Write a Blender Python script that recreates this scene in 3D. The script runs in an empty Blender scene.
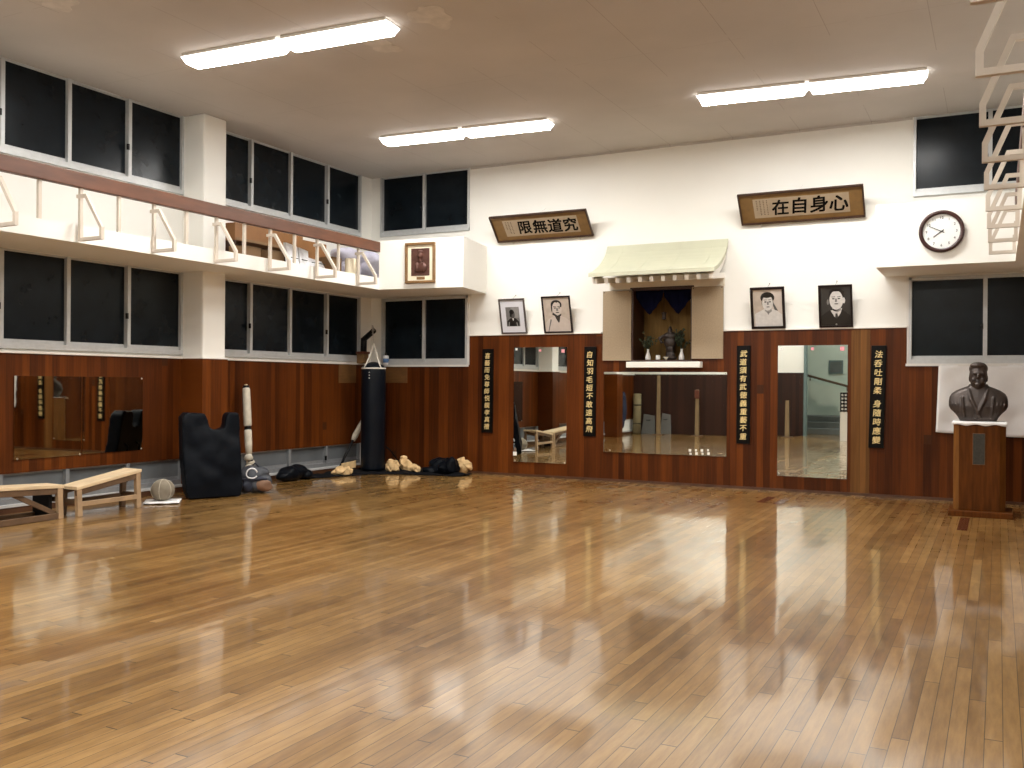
import bpy, bmesh, math, random
from mathutils import Vector, Matrix, noise
random.seed(7)
PI = math.pi
C = bpy.context.scene.collection
SC = bpy.context.scene

# ------------------------------------------------------------------ camera
FPX, YAW, PITCH, ROLL = 940.0, 0.47777, -0.00122, 0.007175
CAM = Vector((9.4959, -13.0955, 1.45))
def cam_axes():
    cy, sy, cp, sp = math.cos(YAW), math.sin(YAW), math.cos(PITCH), math.sin(PITCH)
    f = Vector((-sy*cp, cy*cp, sp)); r = Vector((cy, sy, 0)); u = r.cross(f)
    cr, sr = math.cos(ROLL), math.sin(ROLL)
    return cr*r + sr*u, -sr*r + cr*u, f
R_, U_, F_ = cam_axes()
def at(px, py, axis, val):
    """where the sight line through a photo point meets the world plane axis = val"""
    d = F_ + R_*((px-512)/FPX) + U_*((384-py)/FPX)
    return CAM + d*((val - CAM[axis])/d[axis])
cd = bpy.data.cameras.new('camera'); cam = bpy.data.objects.new('camera', cd); C.objects.link(cam)
cam.matrix_world = Matrix(((R_.x, U_.x, -F_.x, CAM.x), (R_.y, U_.y, -F_.y, CAM.y), (R_.z, U_.z, -F_.z, CAM.z), (0, 0, 0, 1)))
cd.sensor_width = 36; cd.lens = 36*FPX/1024; cd.clip_start = 0.05
SC.camera = cam

# room measures
H, W, S, Q, SLAB, RB, RT = 4.90, 2.196, 1.733, 2.867, 3.047, 3.44, 3.595
XB, XR, XRB, YB, YR = 1.05, 10.70, 9.652, -1.05, -13.7

# ------------------------------------------------------------------ materials
def nt(name):
    m = bpy.data.materials.new(name); m.use_nodes = True
    t = m.node_tree; b = t.nodes['Principled BSDF']
    return m, t, b
def mat(name, col, rough=0.6, metal=0.0, var=0.08, scale=6.0, stretch=(1, 1, 1), bump=0.0, bscale=40, spec=0.5, emit=None, coat=0, k=None):
    m, t, b = nt(name); N = t.nodes; L = t.links
    tc = N.new('ShaderNodeTexCoord'); mp = N.new('ShaderNodeMapping'); mp.inputs['Scale'].default_value = stretch
    L.new(tc.outputs['Object'], mp.inputs['Vector'])
    nz = N.new('ShaderNodeTexNoise'); nz.inputs['Scale'].default_value = scale; nz.inputs['Detail'].default_value = 5
    L.new(mp.outputs[0], nz.inputs['Vector'])
    rp = N.new('ShaderNodeValToRGB'); c = Vector(col)*(k or (.6 if max(col) < .45 else 1))
    rp.color_ramp.elements[0].position = .3; rp.color_ramp.elements[1].position = .7
    rp.color_ramp.elements[0].color = (*[max(0, x*(1-var)) for x in c], 1)
    rp.color_ramp.elements[1].color = (*[min(1, x*(1+var)) for x in c], 1)
    L.new(nz.outputs['Fac'], rp.inputs['Fac']); L.new(rp.outputs[0], b.inputs['Base Color'])
    b.inputs['Roughness'].default_value = rough; b.inputs['Metallic'].default_value = metal
    b.inputs['Specular IOR Level'].default_value = spec; b.inputs['Coat Weight'].default_value = coat
    if bump:
        n2 = N.new('ShaderNodeTexNoise'); n2.inputs['Scale'].default_value = bscale; n2.inputs['Detail'].default_value = 4
        L.new(mp.outputs[0], n2.inputs['Vector'])
        bp = N.new('ShaderNodeBump'); bp.inputs['Strength'].default_value = bump; bp.inputs['Distance'].default_value = .01
        L.new(n2.outputs['Fac'], bp.inputs['Height']); L.new(bp.outputs[0], b.inputs['Normal'])
    if emit:
        b.inputs['Emission Color'].default_value = (*emit[0], 1); b.inputs['Emission Strength'].default_value = emit[1]
    return m
def math_node(t, op, a, b=None):
    n = t.nodes.new('ShaderNodeMath'); n.operation = op
    for i, v in enumerate((a, b)):
        if v is None: continue
        if isinstance(v, (int, float)): n.inputs[i].default_value = v
        else: t.links.new(v, n.inputs[i])
    return n.outputs[0]
def boards(name, across, along, bw, blen, ramp, rough, tilt, gap, grain=(30, 1.2), rvar=0.08, patch=None, coat=0.0, gapw=.03, spec=.5, wt=(.26, .38, .34), crough=None):
    """strips of wood: across / along are the axes (0 x, 1 y, 2 z); every strip has its own tone and a hair of tilt"""
    m, t, b = nt(name); N = t.nodes; L = t.links
    tc = N.new('ShaderNodeTexCoord'); sp = N.new('ShaderNodeSeparateXYZ'); L.new(tc.outputs['Object'], sp.inputs[0])
    u = math_node(t, 'DIVIDE', sp.outputs[across], bw); iu = math_node(t, 'FLOOR', u); fu = math_node(t, 'SUBTRACT', u, iu)
    w1 = N.new('ShaderNodeTexWhiteNoise'); w1.noise_dimensions = '1D'; L.new(iu, w1.inputs['W'])
    v = math_node(t, 'ADD', math_node(t, 'DIVIDE', sp.outputs[along], blen), math_node(t, 'MULTIPLY', w1.outputs['Value'], 7.3))
    iv = math_node(t, 'FLOOR', v); fv = math_node(t, 'SUBTRACT', v, iv)
    cb = N.new('ShaderNodeCombineXYZ'); L.new(iu, cb.inputs[0]); L.new(iv, cb.inputs[1])
    w2 = N.new('ShaderNodeTexWhiteNoise'); w2.noise_dimensions = '2D'; L.new(cb.outputs[0], w2.inputs['Vector'])
    # grain
    gc = N.new('ShaderNodeCombineXYZ')
    L.new(math_node(t, 'MULTIPLY', sp.outputs[across], grain[0]), gc.inputs[0])
    L.new(math_node(t, 'ADD', math_node(t, 'MULTIPLY', sp.outputs[along], grain[1]), math_node(t, 'MULTIPLY', w2.outputs['Value'], 50)), gc.inputs[1])
    g = N.new('ShaderNodeTexNoise'); g.inputs['Scale'].default_value = 1; g.inputs['Detail'].default_value = 6; g.inputs['Roughness'].default_value = .6
    L.new(gc.outputs[0], g.inputs['Vector'])
    big = N.new('ShaderNodeTexNoise'); big.inputs['Scale'].default_value = .55; big.inputs['Detail'].default_value = 4
    L.new(tc.outputs['Object'], big.inputs['Vector'])
    f = math_node(t, 'ADD', math_node(t, 'MULTIPLY', w2.outputs['Value'], wt[0]), math_node(t, 'MULTIPLY', g.outputs['Fac'], wt[1]))
    f = math_node(t, 'ADD', f, math_node(t, 'MULTIPLY', big.outputs['Fac'], wt[2]))
    rp = N.new('ShaderNodeValToRGB'); cr = rp.color_ramp
    for i, (p, c) in enumerate(ramp):
        e = cr.elements[i] if i < 2 else cr.elements.new(p)
        e.position = p; e.color = (*c, 1)
    L.new(f, rp.inputs['Fac'])
    # seams between strips and at their ends
    s1 = math_node(t, 'LESS_THAN', fu, gapw); s2 = math_node(t, 'LESS_THAN', fv, .004)
    mx = N.new('ShaderNodeMix'); mx.data_type = 'RGBA'
    L.new(math_node(t, 'MULTIPLY', math_node(t, 'MAXIMUM', s1, s2), gap), mx.inputs['Factor'])
    L.new(rp.outputs[0], mx.inputs['A']); mx.inputs['B'].default_value = (.02, .012, .007, 1)
    L.new(mx.outputs['Result'], b.inputs['Base Color'])
    rr = math_node(t, 'ADD', math_node(t, 'MULTIPLY', g.outputs['Fac'], rvar*2), rough-rvar)
    L.new(math_node(t, 'ADD', rr, math_node(t, 'MULTIPLY', big.outputs['Fac'], rvar)), b.inputs['Roughness'])
    # tilt of each strip
    ge = N.new('ShaderNodeNewGeometry'); vs = N.new('ShaderNodeVectorMath'); vs.operation = 'SUBTRACT'
    L.new(w2.outputs['Color'], vs.inputs[0]); vs.inputs[1].default_value = (.5, .5, .5)
    sc = N.new('ShaderNodeVectorMath'); sc.operation = 'SCALE'; L.new(vs.outputs[0], sc.inputs[0]); sc.inputs['Scale'].default_value = tilt
    wob = N.new('ShaderNodeTexNoise'); wob.inputs['Scale'].default_value = 2.2; wob.inputs['Detail'].default_value = 2; L.new(tc.outputs['Object'], wob.inputs['Vector'])
    wv = N.new('ShaderNodeVectorMath'); wv.operation = 'SUBTRACT'; L.new(wob.outputs['Color'], wv.inputs[0]); wv.inputs[1].default_value = (.5, .5, .5)
    ws = N.new('ShaderNodeVectorMath'); ws.operation = 'SCALE'; L.new(wv.outputs[0], ws.inputs[0]); ws.inputs['Scale'].default_value = tilt*1.2
    ad = N.new('ShaderNodeVectorMath'); ad.operation = 'ADD'; L.new(ge.outputs['Normal'], ad.inputs[0]); L.new(sc.outputs[0], ad.inputs[1])
    ad2 = N.new('ShaderNodeVectorMath'); ad2.operation = 'ADD'; L.new(ad.outputs[0], ad2.inputs[0]); L.new(ws.outputs[0], ad2.inputs[1])
    no = N.new('ShaderNodeVectorMath'); no.operation = 'NORMALIZE'; L.new(ad2.outputs[0], no.inputs[0])
    L.new(no.outputs[0], b.inputs['Normal'])
    b.inputs['Coat Weight'].default_value = coat; b.inputs['Coat Roughness'].default_value = .05; b.inputs['Coat IOR'].default_value = 1.62
    if coat: L.new(no.outputs[0], b.inputs['Coat Normal'])
    if crough:                               # varnish worn unevenly, strip by strip and in broad patches
        fine = N.new('ShaderNodeTexNoise'); fine.inputs['Scale'].default_value = 3.5; fine.inputs['Detail'].default_value = 6; L.new(tc.outputs['Object'], fine.inputs['Vector'])
        k = math_node(t, 'ADD', math_node(t, 'MULTIPLY', w2.outputs['Value'], .35), math_node(t, 'MULTIPLY', fine.outputs['Fac'], .65))
        L.new(math_node(t, 'ADD', math_node(t, 'MULTIPLY', k, crough[1]-crough[0]), crough[0]), b.inputs['Coat Roughness'])
        L.new(math_node(t, 'SUBTRACT', coat+.25, math_node(t, 'MULTIPLY', fine.outputs['Fac'], .6)), b.inputs['Coat Weight'])
    b.inputs['Specular IOR Level'].default_value = spec
    return m

M = {}
FLOOR_RAMP = [(.28, (.060, .026, .006)), (.84, (.45, .260, .085)), (.44, (.165, .078, .018)), (.62, (.285, .150, .040))]
M['floor'] = boards('floor_boards', 0, 1, .068, 1.7, FLOOR_RAMP, .32, .008, .85, grain=(34, 4.0), rvar=.06, gapw=.045, spec=.40, wt=(.20, .52, .52), coat=1.0, crough=(.04, .115))
WAIN = [(.26, (.028, .0065, .0015)), (.82, (.20, .056, .008)), (.44, (.068, .0165, .003)), (.60, (.118, .030, .0045))]
M['wain_back'] = boards('wainscot_boards_back', 0, 2, .092, 30, WAIN, .30, .010, .6, grain=(34, 1.3), spec=.17)
M['wain_rear_dim'] = boards('wainscot_boards_rear_dim', 0, 2, .092, 30, [(.2, (.012, .004, .002)), (.8, (.045, .014, .006))], .5, .01, .6, spec=.3)  # darker than the other wainscots: dim rear light put into the colour
M['wain_pale'] = boards('weathered_boards', 0, 2, .078, 30, [(.25, (.055, .022, .006)), (.8, (.24, .105, .028))], .4, .01, .6, grain=(34, 1.3), spec=.15)
M['wain_side'] = boards('wainscot_boards_side', 1, 2, .092, 30, WAIN, .30, .010, .6, grain=(34, 1.3), spec=.17)
M['wall'] = mat('cream_wall_paint', (.80, .785, .735), .7, var=.02, scale=1.2, bump=.05, bscale=60)
M['white_paint'] = mat('white_paint', (.82, .79, .72), .55, var=.02)
M['bracket_paint'] = mat('cream_metal_paint', (.58, .51, .43), .45, var=.03)
M['alu'] = mat('aluminium', (.53, .54, .54), .42, .25, var=.05, scale=20)
M['alu_shaded'] = mat('shaded_aluminium', (.24, .245, .25), .5, .25, var=.1, scale=20, k=1)  # darker copy of the aluminium: shade on the low frames put into the colour
M['sill_shaded'] = mat('shaded_sill_paint', (.46, .46, .45), .6, var=.08)  # white sill darkened: its shade near the floor is in the colour
M['bench_leg'] = mat('bench_leg_wood', (.34, .225, .125), .6, var=.25, scale=6, k=1)
M['alu_white'] = mat('pale_window_trim', (.74, .72, .68), .5, var=.03)
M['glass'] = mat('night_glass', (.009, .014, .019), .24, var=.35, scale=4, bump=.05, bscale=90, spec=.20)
M['glass_dark'] = mat('frosted_low_glass', (.20, .215, .225), .45, var=.15, scale=3)
M['rail'] = mat('red_brown_rail_wood', (.185, .068, .032), .5, var=.25, scale=5, stretch=(3, .6, 3))
M['black'] = mat('black_paint', (.012, .012, .013), .45, var=.2, spec=.22)
M['black_leather'] = mat('black_leather', (.006, .008, .012), .42, var=.25, scale=8, bump=.12, bscale=22, spec=.08)
M['black_cloth'] = mat('black_cloth', (.008, .008, .010), .85, var=.3, bump=.4, bscale=30, spec=.12)
M['vinyl'] = mat('black_vinyl', (.006, .009, .015), .34, var=.2, bump=.06, bscale=20, spec=.2)
M['mirror'] = mat('mirror_silver', (.80, .84, .80), .012, 1.0, var=.0)
M['mirror_old'] = mat('mirror_silver_dim', (.66, .66, .60), .02, 1.0, var=.02)
M['gold'] = mat('gold_leaf', (.80, .62, .28), .4, .25, var=.12, scale=30)
M['lacquer'] = mat('black_lacquer', (.007, .006, .005), .35, var=.2, spec=.12)
M['silk'] = mat('tan_silk_mount', (.27, .145, .040), .6, var=.12, scale=12)
M['paper'] = mat('aged_paper', (.31, .235, .155), .8, k=1, var=.08, scale=10)
M['ink'] = mat('black_ink', (.008, .007, .006), .8, spec=.04)
M['frame_brown'] = mat('dark_brown_frame', (.060, .025, .012), .4, var=.2, scale=15)
M['frame_black'] = mat('black_brown_frame', (.018, .010, .010), .35, var=.2, spec=.22)
M['frame_grey'] = mat('grey_brown_frame', (.11, .085, .075), .45, var=.1)
M['frame_oak'] = mat('oak_frame', (.30, .16, .055), .45, var=.2, scale=14)
M['mat_cream'] = mat('cream_mount', (.74, .66, .50), .8, var=.04)
M['mat_grey'] = mat('pale_grey_mount', (.60, .60, .64), .8, var=.03)
for k, v in dict(g0=.012, g1=.05, g2=.13, g3=.26, g4=.40, g5=.58).items():
    M[k] = mat('photo_grey_'+k[1], (v, v*.97, v*.93), .35, var=.08, scale=25)
M['sep3'] = mat('photo_sepia_mid', (.46, .39, .325), .35, var=.1, scale=14)
M['sep4'] = mat('photo_sepia_light', (.52, .455, .405), .35, var=.05, scale=14)
M['bronze'] = mat('bronze', (.052, .039, .033), .42, .40, k=1, var=.35, scale=9, bump=.12, bscale=30)
M['bronze_red'] = mat('bronze_relief', (.15, .062, .045), .42, .35, var=.3, scale=14)
M['copper_roof'] = mat('pale_green_roof', (.50, .50, .375), .5, var=.05, scale=2.5)
M['burlap'] = mat('beige_burlap', (.335, .255, .165), .85, k=1, var=.12, scale=60, bump=.2, bscale=150)
M['eave'] = mat('beige_eave_paint', (.66, .60, .50), .7, var=.05)
M['cab_dark'] = mat('dark_cabinet_wood', (.075, .025, .010), .45, var=.25, scale=6, stretch=(6, 6, .8))
M['cab_back'] = mat('tan_cabinet_wood', (.30, .17, .05), .6, spec=.1, var=.2, scale=5, stretch=(8, 8, .8))
M['navy'] = mat('navy_curtain', (.005, .006, .026), .85, var=.3, spec=.05)
M['porcelain'] = mat('white_porcelain', (.82, .80, .75), .25, var=.02)
M['leaf'] = mat('dark_leaf', (.035, .055, .020), .5, var=.4, scale=30)
M['cloth_white'] = mat('white_cloth', (.80, .79, .78), .85, var=.03, bump=.15, bscale=6)
M['ped'] = mat('pedestal_wood', (.165, .050, .008), .42, var=.3, spec=.12, scale=5, stretch=(7, 7, .7))
M['ped_light'] = mat('pedestal_edge_wood', (.27, .105, .022), .4, var=.25, spec=.25, scale=5, stretch=(7, 7, .7))
M['plate_dark'] = mat('bronze_plate', (.09, .085, .07), .45, .5, var=.2, scale=60)
M['bench'] = mat('raw_bench_wood', (.66, .50, .31), .6, var=.15, scale=5, stretch=(5, .8, 5))
M['bench_dark'] = mat('dark_bench_leg_wood', (.19, .105, .050), .6, var=.3, scale=6)  # darker tone for wall-side legs, aprons and most stretchers
M['stone'] = mat('beige_canvas_ball', (.36, .30, .215), .85, var=.2, scale=9, bump=.3, bscale=25)
M['canvas'] = mat('off_white_bandage', (.55, .50, .40), .8, var=.12, scale=14, bump=.3, bscale=30)
M['beige_cloth'] = mat('tan_cloth', (.66, .45, .22), .8, var=.15, scale=10, bump=.3, bscale=14)
M['pack_grey'] = mat('slate_nylon', (.070, .078, .095), .6, var=.25, scale=12)
M['pack_navy'] = mat('navy_nylon', (.016, .022, .045), .6, var=.3)
M['pack_tan'] = mat('tan_nylon', (.30, .155, .085), .65, var=.2)
M['chain'] = mat('steel_chain', (.60, .58, .54), .35, .8)
M['rope'] = mat('pale_rope', (.66, .62, .54), .8, var=.1)
M['ply'] = mat('plywood_patch', (.23, .105, .028), .5, var=.18, scale=5, stretch=(1, 1, 5))
M['card'] = mat('cardboard', (.42, .25, .12), .8, var=.08)
M['cab_orange'] = mat('orange_brown_board', (.42, .185, .055), .5, var=.15, scale=4)
M['page'] = mat('white_printed_paper', (.76, .76, .78), .7, var=.12, scale=22)
M['lavender'] = mat('lavender_plastic', (.62, .61, .74), .4, var=.1, scale=9)
M['clock_rim'] = mat('mahogany_clock_rim', (.060, .014, .010), .3, var=.2)
M['clock_face'] = mat('white_clock_face', (.74, .75, .73), .5, var=.01)
M['lens'] = mat('glowing_diffuser', (.9, .9, .88), .5, emit=((1.0, .982, .945), 102.0))
M['lens_side'] = mat('glowing_diffuser_side', (.9, .9, .88), .5, emit=((1.0, .97, .93), 5.0))
M['housing'] = mat('white_lamp_housing', (.85, .84, .80), .4, var=.01)
M['pink'] = mat('pink_sticker', (.75, .30, .33), .6)
M['white_dot'] = mat('white_sticker', (.85, .84, .80), .6)
M['skirt'] = mat('dark_skirting_wood', (.12, .048, .020), .45, var=.3, scale=5)
M['red_board'] = mat('red_brown_floor_board', (.13, .038, .015), .25, var=.2, scale=5, stretch=(8, .8, 1))
M['teal'] = mat('teal_grey_paint', (.20, .29, .28), .6, var=.04, scale=2)
M['hall_wall'] = mat('grey_green_hall_paint', (.62, .70, .62), .7, var=.03, scale=2)
M['concrete'] = mat('grey_stair_concrete', (.20, .22, .21), .7, var=.1, scale=5)
M['mat_blue'] = mat('grey_mat_vinyl', (.19, .18, .165), .6, var=.1, scale=3)
M['blue_cloth'] = mat('indigo_cloth', (.014, .020, .055), .8, var=.3, bump=.4, bscale=12)
M['post_wood'] = mat('pale_post_wood', (.40, .27, .13), .6, var=.2, scale=5, stretch=(6, 6, .8))
M['red_leather'] = mat('brown_red_leather', (.20, .055, .025), .5, var=.2)
M['yellow_mat'] = mat('straw_mat', (.33, .26, .13), .8, var=.15, scale=6)
M['sky_blue'] = mat('blue_label', (.12, .25, .50), .5)

def ceiling_mat():
    m, t, b = nt('painted_ceiling_board'); N = t.nodes; L = t.links
    tc = N.new('ShaderNodeTexCoord'); sp = N.new('ShaderNodeSeparateXYZ'); L.new(tc.outputs['Object'], sp.inputs[0])
    nz = N.new('ShaderNodeTexNoise'); nz.inputs['Scale'].default_value = .8; nz.inputs['Detail'].default_value = 4; L.new(tc.outputs['Object'], nz.inputs['Vector'])
    rp = N.new('ShaderNodeValToRGB'); rp.color_ramp.elements[0].color = (.46, .425, .395, 1); rp.color_ramp.elements[1].color = (.53, .49, .455, 1)
    rp.color_ramp.elements[0].position = .3; rp.color_ramp.elements[1].position = .7
    L.new(nz.outputs['Fac'], rp.inputs['Fac'])
    # board joints
    def joint(o, pitch, off, w):
        u = math_node(t, 'DIVIDE', math_node(t, 'ADD', sp.outputs[o], off), pitch)
        return math_node(t, 'LESS_THAN', math_node(t, 'SUBTRACT', u, math_node(t, 'FLOOR', u)), w)
    n2 = N.new('ShaderNodeTexNoise'); n2.inputs['Scale'].default_value = 1.1; L.new(tc.outputs['Object'], n2.inputs['Vector'])
    wear = math_node(t, 'MULTIPLY', math_node(t, 'GREATER_THAN', n2.outputs['Fac'], .47), .40)
    jx = math_node(t, 'MULTIPLY', math_node(t, 'MAXIMUM', joint(0, .91, .2, .008), math_node(t, 'MULTIPLY', joint(1, 1.82, .1, .004), .6)), wear)
    mx = N.new('ShaderNodeMix'); mx.data_type = 'RGBA'; L.new(jx, mx.inputs['Factor']); L.new(rp.outputs[0], mx.inputs['A']); mx.inputs['B'].default_value = (.20, .16, .13, 1)
    L.new(mx.outputs['Result'], b.inputs['Base Color']); b.inputs['Roughness'].default_value = .8
    return m
M['ceiling'] = ceiling_mat()

# ------------------------------------------------------------------ mesh tools
WL = {}                                     # world place of each object's origin
class MB:
    def __init__(s): s.bm = bmesh.new(); s.mi = 0
    def m(s, i): s.mi = i; return s
    def face(s, pts):
        vs = [s.bm.verts.new(p) for p in pts]; f = s.bm.faces.new(vs); f.material_index = s.mi; return f
    def hexa(s, p):
        vs = [s.bm.verts.new(q) for q in p]
        for idx in ((0, 3, 2, 1), (4, 5, 6, 7), (0, 1, 5, 4), (1, 2, 6, 5), (2, 3, 7, 6), (3, 0, 4, 7)):
            f = s.bm.faces.new([vs[i] for i in idx]); f.material_index = s.mi
        return s
    def box(s, x0, x1, y0, y1, z0, z1):
        return s.hexa([(x0, y0, z0), (x1, y0, z0), (x1, y1, z0), (x0, y1, z0), (x0, y0, z1), (x1, y0, z1), (x1, y1, z1), (x0, y1, z1)])
    def beam(s, p, q, w, h, up=(0, 0, 1)):
        p, q, up = Vector(p), Vector(q), Vector(up); d = (q-p).normalized()
        a = d.cross(up)
        if a.length < 1e-4: a = d.cross(Vector((0, 1, 0)))
        a.normalize(); b = a.cross(d); a *= w/2; b *= h/2
        return s.hexa([p-a-b, p+a-b, q+a-b, q-a-b, p-a+b, p+a+b, q+a+b, q-a+b])
    def prism(s, pts, ext):
        e = Vector(ext); pts = [Vector(p) for p in pts]; n = len(pts)
        a = [s.bm.verts.new(p) for p in pts]; b = [s.bm.verts.new(p+e) for p in pts]
        fs = [s.bm.faces.new(a), s.bm.faces.new(b[::-1])]
        for i in range(n): fs.append(s.bm.faces.new((a[i], b[i], b[(i+1) % n], a[(i+1) % n])))
        for f in fs: f.material_index = s.mi
        return s
    def tube(s, pts, r, seg=10, cap=True):
        pts = [Vector(p) for p in pts]; n = len(pts)
        rs = r if isinstance(r, (list, tuple)) else [r]*n
        rings = []; ref = None
        for i, p in enumerate(pts):
            d = (pts[min(i+1, n-1)] - pts[max(i-1, 0)]).normalized()
            if ref is None: ref = d.orthogonal().normalized()
            a = (ref - d*ref.dot(d))
            a = a.normalized() if a.length > 1e-5 else d.orthogonal().normalized()
            ref = a; b = d.cross(a)
            rings.append([s.bm.verts.new(p + (a*math.cos(2*PI*k/seg) + b*math.sin(2*PI*k/seg))*rs[i]) for k in range(seg)])
        for i in range(n-1):
            for k in range(seg):
                f = s.bm.faces.new((rings[i][k], rings[i][(k+1) % seg], rings[i+1][(k+1) % seg], rings[i+1][k])); f.material_index = s.mi; f.smooth = True
        if cap:
            for rg in (rings[0][::-1], rings[-1]):
                f = s.bm.faces.new(rg); f.material_index = s.mi
        return s
    def lathe(s, prof, o, seg=20, axis=(0, 0, 1)):
        ax = Vector(axis).normalized(); o = Vector(o)
        return s.tube([o + ax*z for r, z in prof], [max(r, .0005) for r, z in prof], seg)
    def ell(s, c, r, rot=None, seg=16, rings=10):
        Mx = Matrix.Translation(c) @ (rot.to_4x4() if rot else Matrix.Identity(4)) @ Matrix.Diagonal((*r, 1))
        res = bmesh.ops.create_uvsphere(s.bm, u_segments=seg, v_segments=rings, radius=1, matrix=Mx)
        for v in res['verts']:
            for f in v.link_faces: f.material_index = s.mi; f.smooth = True
        return s
    def add(s, verts, faces, f=lambda v: v):
        vs = [s.bm.verts.new(f(Vector(v))) for v in verts]
        for fa in faces:
            try: q = s.bm.faces.new([vs[i] for i in fa]); q.material_index = s.mi
            except ValueError: pass
        return s
    def build(s, name, mats, parent=None, loc=None, bevel=0, smooth=False, bseg=2):
        if smooth: bmesh.ops.remove_doubles(s.bm, verts=s.bm.verts, dist=1e-5)
        if not isinstance(mats, (list, tuple)): mats = [mats]
        base = Vector(WL[parent.name]) if parent else Vector((0, 0, 0))
        org = Vector(loc) if loc is not None else base
        bmesh.ops.recalc_face_normals(s.bm, faces=s.bm.faces)
        bmesh.ops.translate(s.bm, vec=-org, verts=s.bm.verts)
        me = bpy.data.meshes.new(name); s.bm.to_mesh(me); s.bm.free()
        for m_ in mats: me.materials.append(m_)
        if smooth:
            for p in me.polygons: p.use_smooth = True
        o = bpy.data.objects.new(name, me); C.objects.link(o)
        if parent: o.parent = parent
        o.location = org - base; WL[o.name] = org
        if bevel:
            b = o.modifiers.new('bevel', 'BEVEL'); b.width = bevel; b.segments = bseg; b.limit_method = 'ANGLE'; b.angle_limit = .6
        return o
def tag(o, label, cat, group=None):
    o['label'] = label; o['category'] = cat
    if group: o['group'] = group
    return o
def thing(name, loc, label, cat, group=None):
    o = bpy.data.objects.new(name, None); C.objects.link(o); o.location = loc; o.empty_display_size = .1; WL[o.name] = Vector(loc)
    return tag(o, label, cat, group)
def struct(o): o['kind'] = 'structure'; return o
def copy_tree(o, delta, label=None, rotz=None):
    """a copy of a thing with copies of its parts and sub-parts"""
    r = o.copy(); C.objects.link(r); r.location = o.location + Vector(delta); WL[r.name] = r.location.copy()
    if label: r['label'] = label
    if rotz is not None: r.rotation_euler.z = rotz
    for ch in list(o.children):
        c = ch.copy(); C.objects.link(c); c.parent = r
        for g in list(ch.children):
            d = g.copy(); C.objects.link(d); d.parent = c
    return r
def fuse(mb, name, mats, voxel, parent=None, loc=None, it=4, fac=.5, shape=None):
    """melts overlapping solids into one continuous skin"""
    o = mb.build(name+'_tmp', mats)
    r = o.modifiers.new('r', 'REMESH'); r.mode = 'VOXEL'; r.voxel_size = voxel; r.use_smooth_shade = True
    sm = o.modifiers.new('s', 'SMOOTH'); sm.iterations = it; sm.factor = fac
    bpy.context.view_layer.update()
    dg = bpy.context.evaluated_depsgraph_get()
    me = bpy.data.meshes.new_from_object(o.evaluated_get(dg))
    bpy.data.objects.remove(o)
    if shape:
        for v in me.vertices: v.co = shape(v.co.copy())
    base = Vector(WL[parent.name]) if parent else Vector((0, 0, 0)); org = Vector(loc) if loc is not None else base
    for v in me.vertices: v.co -= org
    me.materials.clear()
    for m_ in (mats if isinstance(mats, (list, tuple)) else [mats]): me.materials.append(m_)
    for p in me.polygons: p.use_smooth = True; p.material_index = 0
    me.name = name
    n = bpy.data.objects.new(name, me); C.objects.link(n)
    if parent: n.parent = parent
    n.location = org-base; WL[n.name] = org
    return n
GL = {}
def glyph(ch, bold=.018):
    """outline of one written character as flat meshes centred on 0, about 1 unit high; nudged copies give the brush its weight"""
    k = (ch, bold)
    if k not in GL:
        c = bpy.data.curves.new('t', 'FONT'); c.body = ch; c.size = 1; c.extrude = .012; c.resolution_u = 3
        o = bpy.data.objects.new('t', c); C.objects.link(o)
        bpy.context.view_layer.update(); dg = bpy.context.evaluated_depsgraph_get()
        me = bpy.data.meshes.new_from_object(o.evaluated_get(dg))
        xs = [v.co.x for v in me.vertices]; ys = [v.co.y for v in me.vertices]
        cx, cy = (min(xs)+max(xs))/2, (min(ys)+max(ys))/2
        vs, fs = [], []
        for i, (dx, dy) in enumerate(((-bold, -bold), (bold, bold), (-bold, bold), (bold, -bold)) if bold else ((0, 0),)):
            n = len(vs)
            vs += [(v.co.x-cx+dx, v.co.y-cy+dy, v.co.z+.0006*i) for v in me.vertices]; fs += [tuple(q+n for q in p.vertices) for p in me.polygons]
        GL[k] = (vs, fs)
        bpy.data.objects.remove(o); bpy.data.meshes.remove(me)
    return GL[k]

# ------------------------------------------------------------------ shell of the room
def sheet(mb, fn, u0, u1, v0, v1, d0, d1, holes):
    """a slab in (u, v) with rectangular openings left out"""
    us = sorted({u0, u1, *[min(max(h[i], u0), u1) for h in holes for i in (0, 1)]})
    vs = sorted({v0, v1, *[min(max(h[i], v0), v1) for h in holes for i in (2, 3)]})
    for a, b in zip(us, us[1:]):
        run = None
        cells = []
        for c, d in zip(vs, vs[1:]):
            um, vm = (a+b)/2, (c+d)/2
            cells.append((c, d, any(h[0] < um < h[1] and h[2] < vm < h[3] for h in holes)))
        start = None
        for c, d, hole in cells + [(v1, v1, True)]:
            if not hole and start is None: start = c
            if hole and start is not None:
                fn(mb, a, b, start, c, d0, d1); start = None
on_back = lambda mb, a, b, c, d, e, f: mb.box(a, b, e, f, c, d)         # u = x, v = z, depth = y
on_side = lambda mb, a, b, c, d, e, f: mb.box(e, f, a, b, c, d)         # u = y, v = z, depth = x

mb = MB(); mb.box(-.3, XR+.3, YR-4.5, .8, -.12, 0); struct(mb.build('floor', M['floor']))
mb = MB(); mb.box(-.3, XR+.3, YR-4.5, .8, H, H+.12); struct(mb.build('ceiling', M['ceiling']))

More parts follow.
